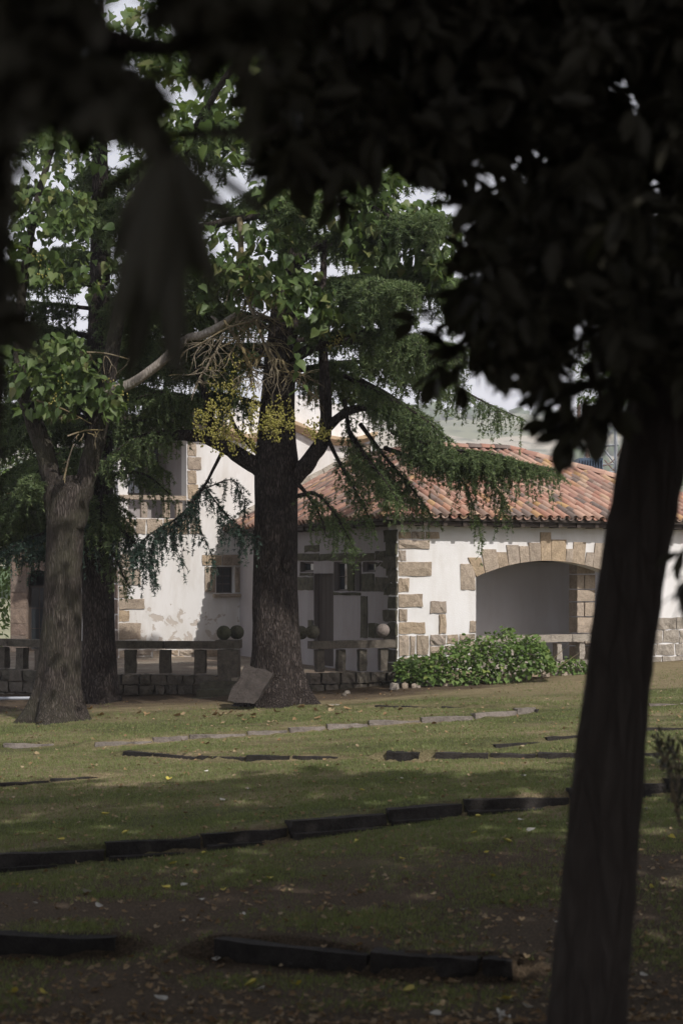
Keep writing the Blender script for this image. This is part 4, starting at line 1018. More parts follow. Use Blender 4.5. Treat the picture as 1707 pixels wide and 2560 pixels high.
# right-hand boughs
B(cedar, [(810,850,YC-.3),(900,800,YC-1),(1000,730,YC-1.6),(1080,700,YC-2),(1140,790,YC-2.3)], .55, 11, nd, .35, .22, 1.3, .25)
B(cedar, [(840,760,YC-.3),(930,700,YC-.8),(1020,680,YC-1.2),(1120,760,YC-1.6)], .5, 12, nd, .4, .25, 1.3, .2)
B(cedar, [(850,850,YC-.2),(960,870,YC-.6),(1080,930,YC-1),(1200,1000,YC-1.2),(1310,1050,YC-1.4)], .5, 13, nd, .5, .5, 1.1, .15)
B(cedar, [(860,1035,YC-.3),(940,1020,YC-.5),(1020,1060,YC-.9),(1110,1130,YC-1.3),(1190,1180,YC-1.6)], .6, 14, nd, .4, .35, 1.4, .1)
B(cedar, [(900,950,YC-.3),(990,1000,YC-.6),(1080,1090,YC-1),(1150,1150,YC-1.2)], .55, 15, nd, .45, .35, 1.3, .1)
B(cedar, [(960,1120,YC-.5),(1060,1150,YC-.9),(1180,1155,YC-1.2),(1300,1165,YC-1.4),(1400,1190,YC-1.6)], .62, 16, nd, .3, .2, 1.7, .05)
B(cedar, [(1000,1100,YC-.8),(1120,1150,YC-1.4),(1230,1160,YC-1.9),(1330,1175,YC-2.1)], .55, 17, nd, .35, .22, 1.5, .05)
B(cedar, [(860,1000,YC-.3),(880,1100,YC-.6),(930,1170,YC-.9),(990,1220,YC-1.1),(1060,1270,YC-1.3)], .5, 18, nd, .4, .4, 1.3, .12)
B(cedar, [(900,1060,YC-.4),(960,1140,YC-.7),(1020,1210,YC-1),(1080,1290,YC-1.2)], .45, 19, nd, .4, .45, 1.2, .12)
B(cedar, [(820,1100,YC-.2),(850,1160,YC-.5),(890,1230,YC-.8),(930,1310,YC-1)], .42, 20, nd, .4, .4, 1.0, .2)
B(cedar, [(745,1240,YC-.2),(790,1235,YC-.6),(840,1290,YC-1),(890,1380,YC-1.2)], .42, 21, nd, .4, .4, 1.0, .15)
B(cedar, [(745,1210,YC-.2),(770,1240,YC-.4),(800,1290,YC-.7),(815,1340,YC-.9)], .35, 22, nd, .4, .4, .9, .15)
B(cedar, [(1180,1150,YC-1.3),(1220,1190,YC-1.5),(1250,1240,YC-1.6),(1270,1280,YC-1.7)], .35, 23, nd, .4, .5, 1.3, .05, .015)
B(cedar, [(1120,1150,YC-1.3),(1160,1210,YC-1.5),(1190,1290,YC-1.6),(1205,1360,YC-1.7)], .28, 24, nd, .4, .55, .9, .05, .012)
for k, (az, z0, ln, dz, st_) in enumerate([(-52,4.4,5.4,-.3,.5),(-64,5.2,5.4,-.1,.45),(-56,6.2,5.4,.2,.35)]):  # mostly hidden boughs added to shade the trunk and terrace
    a_ = math.radians(az); b0 = np.array([-1.2, YC, z0]); t_ = b0 + np.array([math.cos(a_) * ln, math.sin(a_) * ln, dz])
    bough(cedar, [b0, (b0 + t_) / 2 + np.array([0, 0, .45]), t_], .8, 150 + k, nd, .5, .4, 1.3, st_, .07, .075)
B(cedar, [(980,1080,YC-.8),(1090,1120,YC-1.6),(1200,1130,YC-2.2),(1290,1150,YC-2.6)], .7, 171, nd, .35, .22, 1.9, .05)
B(cedar, [(1040,1130,YC-1),(1150,1140,YC-1.8),(1270,1150,YC-2.3),(1390,1175,YC-2.6)], .65, 172, nd, .35, .22, 1.9, .05)
B(cedar, [(860,940,YC-.3),(960,990,YC-.9),(1050,1040,YC-1.5),(1120,1100,YC-1.9)], .7, 173, nd, .35, .22, 1.6, .1)
B(cedar, [(900,780,YC-.5),(990,690,YC-1.6),(1070,680,YC-2.4),(1130,760,YC-2.9)], .7, 174, nd, .3, .15, 2.0, .2)
B(cedar, [(880,1090,YC-.4),(920,1150,YC-1),(960,1200,YC-1.4),(1000,1260,YC-1.7)], .55, 175, nd, .4, .4, 1.5, .1)
# left-hand boughs; some take darker needles, crown shade put into the colour
B(cedar, [(520,1010,YC-.5),(440,985,YC-.9),(360,990,YC-1.2),(290,1030,YC-1.4)], .6, 31, nd, .35, .3, 1.3, .05)
B(cedar, [(470,1090,YC-.5),(400,1080,YC-.8),(330,1100,YC-1.1),(260,1150,YC-1.3)], .55, 32, nd, .4, .35, 1.2, .1)
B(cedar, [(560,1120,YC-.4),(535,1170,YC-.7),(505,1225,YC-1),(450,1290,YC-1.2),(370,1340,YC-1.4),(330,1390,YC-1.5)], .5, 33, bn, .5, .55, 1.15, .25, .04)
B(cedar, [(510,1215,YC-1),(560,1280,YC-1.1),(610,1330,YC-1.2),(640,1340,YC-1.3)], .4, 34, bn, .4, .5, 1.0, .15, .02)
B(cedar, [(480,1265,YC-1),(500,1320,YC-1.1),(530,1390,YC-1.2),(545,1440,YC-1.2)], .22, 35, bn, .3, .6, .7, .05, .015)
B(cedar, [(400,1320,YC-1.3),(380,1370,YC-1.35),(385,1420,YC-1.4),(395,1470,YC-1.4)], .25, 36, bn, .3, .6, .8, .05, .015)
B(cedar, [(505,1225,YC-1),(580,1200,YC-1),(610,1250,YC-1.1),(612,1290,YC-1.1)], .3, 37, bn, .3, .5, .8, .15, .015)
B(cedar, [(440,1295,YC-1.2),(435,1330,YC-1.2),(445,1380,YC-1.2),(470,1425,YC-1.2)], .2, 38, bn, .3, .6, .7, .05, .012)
for k, (az, z0, ln, dz) in enumerate([(150,3.4,3.6,.1),(185,4.2,3.6,.0),(120,4.6,4.0,.0),(165,5.2,3.8,.1),(60,4.0,4.0,.0),(30,4.8,4.2,.0),(205,5.0,3.4,.0)]):
    a_ = math.radians(az); b0 = np.array([-1.2, YC, z0]); t_ = b0 + np.array([math.cos(a_) * ln, math.sin(a_) * ln, dz])
    bough(cedar, [b0, (b0 + t_) / 2 + np.array([0, 0, .4]), t_], .8, 180 + k, nd, .4, .3, 1.2, .2, .06, .085)
# upper crown
ups = [(960,-1,5),(820,-1,-5),(720,1,9),(640,-1,40),(560,1,-30),(500,-1,10),(430,1,60),(380,-1,-60),(300,1,20),(220,-1,0),(140,1,80),(60,-1,-40)]
for k in range(22):
    z = 4.2 + k * .34; az = k * 2.4 + .6; ln = max(1.6, 4.6 - .10 * k) * random.uniform(.8, 1.1)
    c, s = math.cos(az), math.sin(az); b0 = np.array([-1.15, YC, z])
    tip = b0 + np.array([c * ln, s * ln, -.2 + .05 * k]); mid = b0 + np.array([c * ln * .5, s * ln * .5, .35])
    px_, py_ = project(tip)
    bough(cedar, [b0, mid, tip], .75, 200 + k, nd, .3, .15, .9, .1, .07, .10)
settle(cedar)

Y2 = 34.0; cx2 = float(P(250, 1700, Y2)[0])
cedar2 = thing('cedar_tree', 'second cedar with straight dark trunk close behind the pale forked tree', 'tree', (cx2, Y2, gz(cx2, Y2)))
V, Fb = curved_trunk([(250,1775,Y2,.36),(250,1730,Y2,.355),(248,1600,Y2,.34),(246,1450,Y2,.335),(246,1250,Y2,.32),(248,1000,Y2,.28),(250,700,Y2,.22),(252,300,Y2,.14),(252,-100,Y2,.04)], .38, 4, 5)
mk('trunk', V, Fb, M['cedar_bark'], cedar2, True)
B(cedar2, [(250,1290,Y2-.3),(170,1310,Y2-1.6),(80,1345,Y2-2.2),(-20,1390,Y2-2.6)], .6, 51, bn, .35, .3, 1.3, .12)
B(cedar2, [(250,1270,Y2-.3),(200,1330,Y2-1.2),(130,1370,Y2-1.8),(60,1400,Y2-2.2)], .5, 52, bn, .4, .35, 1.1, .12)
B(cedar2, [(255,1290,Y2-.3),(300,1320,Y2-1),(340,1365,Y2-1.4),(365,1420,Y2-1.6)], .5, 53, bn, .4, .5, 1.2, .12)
B(cedar2, [(255,1330,Y2-.3),(280,1370,Y2-.8),(300,1420,Y2-1.1),(330,1480,Y2-1.2)], .35, 54, nd, .4, .5, .9, .12)
B(cedar2, [(255,1200,Y2-.3),(310,1180,Y2-.9),(370,1190,Y2-1.3),(430,1240,Y2-1.6)], .55, 55, nd, .4, .4, .8, .12)
B(cedar2, [(255,1100,Y2-.3),(320,1060,Y2-.8),(400,1050,Y2-1.2),(440,1080,Y2-1.5)], .55, 56, nd, .35, .25, 1.1, .05)
B(cedar2, [(255,1040,Y2-.3),(330,990,Y2-.9),(420,980,Y2-1.3),(470,1010,Y2-1.6)], .55, 57, nd, .35, .25, 1.1, .05)
B(cedar2, [(240,1150,Y2-.3),(160,1130,Y2-.9),(80,1150,Y2-1.3),(-10,1200,Y2-1.6)], .75, 58, nd, .35, .25, 2.0, .05)
B(cedar2, [(240,1230,Y2-.2),(160,1220,Y2-.8),(70,1240,Y2-1.3),(-30,1290,Y2-1.8)], .7, 59, nd, .35, .25, 1.9, .05)
B(cedar2, [(240,1080,Y2-.2),(150,1050,Y2-.8),(60,1060,Y2-1.3),(-40,1110,Y2-1.8)], .75, 60, nd, .35, .25, 2.0, .05)
B(cedar2, [(255,1160,Y2-.3),(300,1130,Y2-.2),(360,1150,Y2+.2),(420,1180,Y2+.4)], .6, 61, nd, .4, .4, .9, .05)
for k in range(24):
    z = 3.0 + k * .36; az = k * 2.4 + 1.1; ln = max(1.5, 4.2 - .09 * k) * random.uniform(.8, 1.1); c, s = math.cos(az), math.sin(az); b0 = np.array([cx2, Y2, z]); ln = ln * (.5 if c > .2 and z < 5.2 else 1)
    bough(cedar2, [b0, b0 + np.array([c * ln * .5, s * ln * .5, .3]), b0 + np.array([c * ln, s * ln, -.25])], .75, 300 + k, nd, .35, .22, 1.4, .1, .06, .10)
for k, (az, z0, ln, dz) in enumerate([(200,1.2,3.4,-.6),(230,1.8,3.6,-.7),(170,2.2,3.4,-.6),(255,2.6,3.4,-.7),(120,4.4,4.0,-.4),(150,5.0,4.2,-.4),(280,1.6,1.6,-.6),(215,3.0,3.8,-.6),(185,0.9,3.2,-.5),(180,4.2,4.2,-.5),(165,5.8,4.0,-.3),(100,1.4,2.4,-.5),(200,5.2,4.0,-.4),(140,3.6,4.2,-.5),(90,5.4,3.6,-.2),(45,4.8,4.0,-.3),(30,6.0,4.0,-.2)]):
    a_ = math.radians(az); b0 = np.array([cx2, Y2, z0]); t_ = b0 + np.array([math.cos(a_) * ln, math.sin(a_) * ln, dz])
    bough(cedar2, [b0, (b0 + t_) / 2 + np.array([0, 0, .35]), t_], .8, 350 + k, nd, .4, .35, 1.7, .12, .05, .075)
settle(cedar2)

# ------------------------------------------------------------------ the paulownia at left
YP = 31.0; cxp = float(P(140, 1700, YP)[0])
paul = thing('paulownia_tree', 'forked tree with pale grey bark, big heart-shaped leaves and fruit clusters', 'tree', (cxp, YP, gz(cxp, YP)))
V, Fb = curved_trunk([(138,1825,YP,.47),(140,1790,YP,.45),(148,1700,YP,.40),(155,1600,YP,.375),(160,1450,YP,.36),(163,1350,YP,.355),(166,1290,YP,.37),(172,1230,YP,.34),(178,1190,YP,.24)], .50, 5, 8, 14, 44, .035)
mk('trunk', V, Fb, M['pale_bark'], paul, True)
plimb([(150,1310,YP,.26),(135,1220,YP,.21),(112,1130,YP-.1,.185),(88,1060,YP-.2,.165),(60,980,YP-.3,.14),(48,860,YP-.4,.11),(60,700,YP-.5,.09),(90,520,YP-.6,.07),(140,350,YP-.6,.05),(220,150,YP-.6,.03)], paul, 'pale_bark', 14)
plimb([(180,1320,YP-.05,.26),(202,1240,YP,.215),(228,1150,YP,.20),(250,1060,YP-.1,.18),(268,960,YP-.2,.16),(285,850,YP-.3,.14),(320,700,YP-.4,.12),(380,540,YP-.5,.10),(450,400,YP-.6,.08),(520,250,YP-.6,.06),(570,80,YP-.6,.03)], paul, 'pale_bark', 14)
plimb([(262,985,YP-.3,.11),(330,958,YP-.5,.10),(400,908,YP-.7,.090),(440,872,YP-.8,.105),(470,845,YP-.8,.075),(505,838,YP-.9,.085),(545,818,YP-1,.075),(570,800,YP-1.1,.06),(590,782,YP-1.1,.02)], paul, 'deadwood', 12, 'dead_limb')
plimb([(545,818,YP-1,.04),(540,800,YP-1,.035),(528,790,YP-1,.02)], paul, 'deadwood', 8, 'dead_limb')
plimb([(320,700,YP-.4,.10),(420,600,YP-.8,.085),(540,560,YP-1.2,.075),(640,540,YP-1.6,.065),(760,520,YP-1.9,.055),(880,500,YP-2.1,.045),(1000,560,YP-2.3,.03),(1090,640,YP-2.4,.02)], paul, 'pale_bark')
plimb([(450,400,YP-.6,.07),(560,200,YP-2.5,.06),(680,60,YP-4.5,.045),(760,-50,YP-6.5,.03)], paul, 'pale_bark')
plimb([(600,545,YP-1.5,.06),(604,640,YP-1.6,.05),(612,720,YP-1.65,.04),(640,800,YP-1.7,.032),(665,870,YP-1.7,.026),(700,940,YP-1.75,.018)], paul, 'twig', 8)
twm = MB(); rs = np.random.default_rng(77); FR = []
def twigs(a, b, n, spread, rad=.011):
    a = np.array(a); b = np.array(b)
    for i in range(n):
        s = rs.uniform(.1, 1); q = a + (b - a) * s; d = norm(np.array([rs.normal(0, 1), rs.normal(0, .5), -rs.uniform(-.2, 1.2)])); l = rs.uniform(.25, 1) * spread
        pts = [q]
        for k in range(4): d = norm(d + rs.normal(0, .25, 3) + np.array([0, 0, -.12])); pts.append(pts[-1] + d * l / 4)
        V, F_ = tube_arrays(spline(pts, 2), np.linspace(rad, .004, 9), 4, False); twm.add(V, F_)
        for k in range(2):
            d2 = norm(d + rs.normal(0, .6, 3)); V, F_ = tube_arrays([pts[2], pts[2] + d2 * l * .2, pts[2] + d2 * l * .4 + np.array([0, 0, -.03])], [.006, .005, .003], 3, False); twm.add(V, F_)
        FR.append(pts[-1])
YF = YP - 1.7
for a, b, n, sp in [((606,640),(640,800),22,.9),((640,800),(700,940),24,.9),((640,800),(500,860),22,.85),((560,840),(490,960),22,.7),((600,860),(640,980),26,.7),((690,880),(800,1000),26,.7),((640,780),(700,800),12,.8),((560,800),(640,900),12,.8),((740,700),(640,800),14,.8)]:
    A_, B_ = P(*a, YF), P(*b, YF); mid = (A_ + B_) / 2 + rs.normal(0, .06, 3); V, F_ = tube_arrays(spline([A_, mid, B_], 5), np.linspace(.026, .012, 11), 6, False); twm.add(V, F_); twigs(A_, B_, n, sp)
for a, b, n, sp in [((170,1090),(260,1075),5,.4),((160,1200),(185,1110),3,.3),((90,1000),(230,1060),8,.45),((200,880),(330,900),6,.5)]:
    A_, B_ = P(*a, YP-.8), P(*b, YP-.8); V, F_ = tube_arrays(spline([A_, (A_+B_)/2 + np.array([0,0,.05]), B_], 5), np.linspace(.02, .010, 11), 6, False); twm.add(V, F_); twigs(A_, B_, n, sp)
twm.build('twigs', M['twig'], paul)['kind'] = 'stuff'
# fruit panicles
fp = []
for (x0, y0, x1, y1, k, m_) in [(485,985,585,1100,22,13),(530,1050,640,1115,14,12),(610,985,735,1075,26,13),(670,1020,700,1075,6,13),(765,1040,825,1085,9,12),(560,930,640,980,10,7),(520,880,600,960,8,6),(600,690,680,760,5,6),(820,820,860,860,4,6)]:
    for i in range(int(k * 1.9)):
        c = P(rs.uniform(x0, x1), rs.uniform(y0, y1), YF + rs.uniform(-.35, .35))
        for j in range(m_): fp.append(c + np.array([rs.normal(0, .035), rs.normal(0, .035), -rs.uniform(0, .24)]))
for (x, y) in [(105,690),(95,650),(160,955),(150,990),(140,1000),(310,985),(85,640),(500,250),(600,300),(390,170),(280,960),(480,200),(255,80),(580,120),(640,580),(930,500),(1000,620),(1120,600)]:
    for j in range(7): fp.append(P(x, y, YP - 1.2) + rs.normal(0, .06, 3))
fp = np.array(fp); n = len(fp); x, y, z = frames(np.tile([0, 0, -1.], (n, 1)) + rs.normal(0, .35, (n, 3)), rs.normal(0, 1, (n, 3)))
V, F_ = instances(ICO_V * (.62, 1, .62), ICO_F, fp, x, y, z, rs.uniform(.018, .027, n)); mk('fruit', V, F_, M['fruit'], paul, True)['kind'] = 'stuff'
# leaves: hanging, overlapping clusters
LP = []; LA = []; LU = []; LS = []
def leaf_cluster(x0, y0, x1, y1, Y, n, size=(.16, .27), deep=.55):
    for i in range(n):
        px, py = rs.uniform(x0, x1), rs.uniform(y0, y1); u = (px - (x0 + x1) / 2) / (x1 - x0) * 2
        q = P(px, py, Y + rs.uniform(-deep, deep)); az = rs.uniform(0, 6.28)
        LP.append(q); LA.append(np.array([.5 * math.cos(az) + .35 * u, .5 * math.sin(az) - .15, -rs.uniform(.25, 1.0)])); LU.append(np.array([math.cos(az) * .6 + .35, math.sin(az) * .6 - .5, 1.0])); LS.append(rs.uniform(*size))
for c in [(60,850,220,930,30),(120,830,210,880,12),(40,900,260,990,42),(90,960,300,1050,46),(30,940,150,1040,18),(230,950,310,1020,16),(40,470,230,560,60),(30,540,230,640,40),(70,640,150,710,26),(20,580,60,700,12),(180,650,280,740,18),(0,870,40,930,8),(20,800,70,840,6),
          (375,255,620,330,58),(390,330,600,390,22),(350,100,480,200,40),(230,30,330,150,36),(550,30,660,130,40),(560,130,640,200,22),(330,0,420,90,24),(470,180,600,260,18),(440,480,500,600,14),(280,560,420,700,30),(330,400,470,500,24),(100,300,260,420,30),(60,330,160,470,18),
          (870,440,1000,540,60),(850,520,1100,600,80),(960,560,1140,680,70),(870,590,990,680,40),(1060,620,1140,720,22),(930,400,1000,460,20),(1000,500,1090,560,24),(780,470,900,560,34),
          (500,640,640,700,26),(560,640,760,720,44),(640,680,800,760,50),(700,720,840,800,40),(780,760,890,830,26),(480,560,620,640,22),(620,560,760,640,26),(500,700,600,770,10),(730,840,770,980,4),(640,430,760,540,26)]:
    leaf_cluster(*c[:4], YP - (.7 if c[0] < 330 else 1.4 if c[2] < 700 else 2.0), int(c[4] * 2.7), (.10, .25))
for i in range(520):  # hidden leaves added behind the near crown to shade the pale trunk
    q = np.array([rs.uniform(-3.2, 1.6), rs.uniform(22.5, 27.5), rs.uniform(4.8, 8.8)]); az = rs.uniform(0, 6.28)
    if project(q)[1] > 400: continue
    LP.append(q); LA.append(np.array([math.cos(az), math.sin(az), -.4])); LU.append(np.array([0.2, -.2, 1.0])); LS.append(rs.uniform(.22, .32) * .8)
LP = np.array(LP); LA = np.array(LA); LU = np.array(LU); LS = np.array(LS); x, y, z = frames(LA + rs.normal(0, .38, LA.shape), LU + rs.normal(0, .55, LU.shape))
paul_me = []
for k in range(4):
    v = PAUL_V.copy(); r2 = np.random.default_rng(k); v[:, 0] *= r2.uniform(.85, 1.1); v[:, 2] += r2.normal(0, .03, len(v)) - v[:, 1] ** 2 * r2.uniform(0, .15) + np.abs(v[:, 0]) * r2.uniform(-.1, .25); paul_me.append(v)
single = set(np.argsort(-LS + rs.uniform(0, .05, len(LS)))[:290].tolist()); lme = [new_mesh('leaf', v, PAUL_F, True) for v in paul_me]
# the largest leaves are parts of their own, the rest one mass
for i in sorted(single):
    o = link('leaf', lme[i % 4], M['paul_leaf'], paul); s = LS[i]
    o.matrix_world = mathutils.Matrix([(x[i][0]*s, y[i][0]*s, z[i][0]*s, LP[i][0]), (x[i][1]*s, y[i][1]*s, z[i][1]*s, LP[i][1]), (x[i][2]*s, y[i][2]*s, z[i][2]*s, LP[i][2]), (0, 0, 0, 1)])
rest = np.array([i for i in range(len(LP)) if i not in single]); Vs = []; Fs = []; off = 0
for k in range(4):
    sel = rest[rest % 4 == k]; V, F_ = instances(paul_me[k], PAUL_F, LP[sel], x[sel], y[sel], z[sel], LS[sel]); Vs.append(V); Fs.append(F_ + off); off += len(V)
mk('crown', np.concatenate(Vs), np.concatenate(Fs), M['paul_leaf'], paul, True)['kind'] = 'stuff'
bpy.context.view_layer.update(); settle(paul)

# ------------------------------------------------------------------ shrubs
def leafy(root, pos, nrm, size, mat, tv=PAUL_V, tf=PAUL_F, seed=0, name='foliage', droop=.8):
    r2 = np.random.default_rng(seed); n = len(pos); ax = np.array(nrm) * .6 + r2.normal(0, .35, (n, 3)) + np.array([0, 0, -droop]); x, y, z = frames(ax, np.array(nrm) + r2.normal(0, .3, (n, 3)) + np.array([0, 0, .4]))
    V, F_ = instances(tv, tf, pos, x, y, z, r2.uniform(size[0], size[1], n)); o = mk(name, V, F_, mat, root, True); o['kind'] = 'stuff'; return o
def shrub(name, label, profile, Y, base_py, depth, n, size, mat, seed, cat='shrub', tv=PAUL_V, tf=PAUL_F, stems=14, droop=.8):
    """profile: (px, top py) outline of the mound"""
    r2 = np.random.default_rng(seed); pr = np.array(profile, float); x0, x1 = pr[0, 0], pr[-1, 0]; pos = []; nr = []
    c = P((x0 + x1) / 2, np.interp((x0 + x1) / 2, *zip(*base_py)) , Y); root = thing(name, label, cat, c)
    while len(pos) < n:
        px = r2.uniform(x0, x1); top = np.interp(px, pr[:, 0], pr[:, 1]); bot = np.interp(px, *zip(*base_py)); f = r2.random() ** .8
        a = r2.uniform(-1, 1); dy = a * depth * math.sqrt(max(0.05, 1 - (1 - f) ** 2 * .0)); shell = abs(a) > .55 or f > .75 - .1 * r2.random()
        if not shell and r2.random() < .75: continue
        py = bot + (top - bot) * f * (1 - .35 * a * a) + r2.normal(0, 4); pos.append(P(px, py, Y + dy)); nr.append((r2.normal(0, .4) + (px - (x0+x1)/2) / (x1 - x0), a - .2, .5 + f))
    sm = MB()
    for i in range(stems):
        px = r2.uniform(x0 + 10, x1 - 10); a = P(px, np.interp(px, *zip(*base_py)) + 6, Y); b = P(px + r2.normal(0, 25), np.interp(px, pr[:, 0], pr[:, 1]) + 12, Y + r2.uniform(-.3, .3) * depth)
        V, F_ = tube_arrays(spline([a, (a + b) / 2 + r2.normal(0, .05, 3), b], 4), np.linspace(.014, .004, 9), 4, False); sm.add(V, F_)
    sm.build('stems', M['twig'], root); leafy(root, np.array(pos), np.array(nr), size, mat, tv, tf, seed, droop=droop); settle(root)
shrub('shrub', 'dense green leafy shrub growing below the porch arch', [(988,1655),(1020,1638),(1060,1645),(1085,1632),(1120,1608),(1165,1588),(1205,1595),(1240,1572),(1262,1566),(1300,1592),(1335,1582),(1362,1610),(1378,1650),(1388,1668)], 34.4, [(988,1700),(1100,1712),(1250,1708),(1388,1672)], .55, 3300, (.06, .115), M['shrub_leaf'], 41)
shrub('shrub', 'small leafy plant beside the right-hand baluster under the arch', [(1396,1672),(1415,1646),(1440,1640),(1462,1660),(1472,1672)], 35.4, [(1396,1688),(1472,1684)], .22, 260, (.05, .10), M['shrub_leaf'], 42, 'plant', stems=4)
shrub('shrub', 'dark spindly shrub at the right edge beyond the leaning foreground trunk', [(1640,1850),(1660,1836),(1690,1846),(1740,1900),(1800,1960)], 10.5, [(1640,1880),(1700,2060),(1800,2300)], .3, 420, (.05, .09), M['dark_leaf'], 43, tv=LAN_V, tf=LAN_F, stems=10, droop=.2)
def small_tree(label, px, py0, Y, cx, cy, rx, ry, n, seed, mat, size):
    r2 = np.random.default_rng(seed); base = P(px, py0, Y); root = thing('broadleaf_tree', label, 'tree', base); c = P(cx, cy, Y); sx = rx / F_PX * Y; sz_ = ry / F_PX * Y
    V, F_ = tube_arrays(spline([base, (base + c) / 2 + np.array([.1, 0, 0]), c + np.array([0, 0, sz_ * .5])], 6), np.linspace(.16, .03, 13), 8); mk('trunk', V, F_, M['pale_bark'], root, True)
    lob = norm(r2.normal(0, 1, (16, 3))) * np.array([sx, sx, sz_]) * .68; pos = []; nr = []
    for l in lob:
        d = norm(r2.normal(0, 1, (n // 16, 3))); rr_ = r2.uniform(.55, 1, (n // 16, 1)) ** .5; pos.append(c + l + d * rr_ * np.array([sx, sx, sz_]) * .42); nr.append(d + np.array([0, 0, .3]))
    leafy(root, np.concatenate(pos), np.concatenate(nr), size, mat, ELL_V, ELL_F, seed, 'crown', .2); settle(root)
small_tree('sunlit green tree behind the outbuilding at the left edge', -40, 1640, 52, -25, 1330, 130, 330, 4200, 61, M['hedge_leaf'], (.16, .28))
small_tree('green tree crown rising behind the tile roof near the pylon', 1600, 1500, 56, 1560, 900, 130, 190, 2600, 62, M['hedge_leaf'], (.16, .28))

# ------------------------------------------------------------------ foreground trees (out of focus)
def in_poly(px, py, poly):
    c = np.zeros(px.shape, bool); n = len(poly); j = n - 1
    for i in range(n):
        xi, yi = poly[i]; xj, yj = poly[j]; c ^= ((yi > py) != (yj > py)) & (px < (xj - xi) * (py - yi) / (yj - yi + 1e-9) + xi); j = i
    return c
def sprigs(pos, dirs, leaves, size, rs, spread=.8, tw=.12):
    """leaf whorls on short twigs: returns leaf positions, axes, ups, sizes"""
    n = len(pos); pos = np.repeat(pos, leaves, 0); d = np.repeat(norm(dirs), leaves, 0); s = rs.uniform(0, 1, len(pos))
    side = norm(np.cross(d, rs.normal(0, 1, d.shape))); ax = norm(d * .55 + side * spread + np.array([0, 0, -.25])); base = pos + d * (s * tw)[:, None]
    return base, ax, rs.normal(0, .5, d.shape) + np.array([0, 0, 1.0]), rs.uniform(*size, len(pos))
mag = thing('broadleaf_tree', 'dark leaning tree in the right foreground with a wide overhanging crown', 'tree', P(1480, 2700, 7.0))
YM = 7.0
V, F_ = tube_arrays(*limb_px([(1452,2850,YM,.195),(1466,2560,YM,.179),(1488,2300,YM,.168),(1515,2000,YM,.160),(1543,1700,YM,.148),(1577,1450,YM,.146),(1620,1200,YM,.150),(1654,1000,YM,.146),(1682,800,YM,.135),(1710,500,YM,.12),(1700,200,YM,.11),(1660,-200,YM,.09),(1600,-1200,YM,.06)], 14), 26, True, .07, 3)
mk('trunk', V, F_, M['dark_bark'], mag, True)
for rows in ([(1680,800,7,.08),(1520,640,6.8,.06),(1380,560,6.5,.05),(1200,500,6.2,.035),(1000,430,6,.02)], [(1708,450,7,.08),(1500,300,6.8,.06),(1250,200,6.5,.045),(950,180,6.2,.03),(700,160,6,.02)], [(1648,1000,7,.05),(1580,965,6.8,.035),(1480,960,6.5,.025),(1400,1000,6.2,.015),(1330,1040,6,.008)],
             [(1650,300,7,.07),(1750,0,7.2,.06),(2000,-500,7.6,.05)], [(1640,0,7,.08),(1300,-350,8,.07),(900,-900,10,.05),(700,-1400,12,.03)], [(1610,-400,7,.08),(1900,-900,9,.06),(2300,-1200,12,.04)]):
    plimb(rows, mag, 'dark_bark', 8)
rs = np.random.default_rng(99)
CROWN = [(640,-120),(1850,-120),(1850,1330),(1745,1320),(1740,980),(1690,940),(1640,910),(1600,860),(1545,880),(1470,850),(1400,880),(1330,900),(1280,850),(1225,900),(1160,850),(1165,740),(1200,540),(1170,470),(1110,420),(1010,370),(930,350),(860,410),(800,430),(740,420),(700,400),(680,350),(670,280),(665,230),(690,160),(720,60)]
N_ = 2600; px = rs.uniform(560, 1850, N_ * 3); py = rs.uniform(-140, 1000, N_ * 3); k = in_poly(px, py, CROWN); px, py = px[k][:N_], py[k][:N_]
gap = vnoise(np.stack([px / 60, py / 60, px * 0], -1), 44); thin = (px > 1180) & (py > 120); k = ~(thin & (gap > .57)); px, py = px[k], py[k]
Yd = rs.uniform(4.6, 8.6, len(px)); pos = np.stack([(px - CX) / F_PX * Yd, Yd, (HY - py) / F_PX * Yd], -1); dr = np.stack([rs.normal(0, 1, len(px)), rs.normal(0, 1, len(px)), rs.normal(-.5, .6, len(px))], -1)
b_, ax, up, sz = sprigs(pos, dr, 8, (.09, .15), rs)
# explicit hanging sprigs along the lower edge of the crown
sp = [(1370,1010,-.8,-.5),(1410,1060,-.9,-.3),(1440,1100,-.3,-1),(1480,1060,-.2,-1),(1395,1090,-1,-.4),(1345,960,-.9,-.4),(1540,1010,.2,-1),(1040,800,-1,-.3),(1120,830,-.8,.5),(1065,870,-1,-.1),(1090,950,-.4,-1),(1160,960,0,-1),(1120,900,-.7,-.8),(1205,900,.2,-1),(1300,920,-.6,-.6),(1330,1000,-1,-.6),(1360,1060,-1,-.1),(1390,1040,-.5,-1),(1420,1090,-.7,-.7),(1400,1120,.2,-1),(1450,1050,0,-1),(1490,1000,.4,-1),(1520,1060,.3,-1),(1470,940,-.5,-.8),(1560,940,.2,-1),(1600,1000,.5,-1),(1430,960,-.7,-.5),(1250,880,-.3,-1),(1370,900,.2,-1),(1520,900,0,-1),(1700,1380,-.6,-1),(1712,1460,-.8,-.6),(1700,1500,-.3,-1)]
sp_pos = np.array([P(a, b, 5.8 + rs.uniform(-.4, .4)) for a, b, c, d in sp]); sp_dir = np.array([(c, rs.normal(0, .3), d) for a, b, c, d in sp])
b2, ax2, up2, sz2 = sprigs(sp_pos - norm(sp_dir) * .10, sp_dir, 5, (.095, .145), rs, .6)
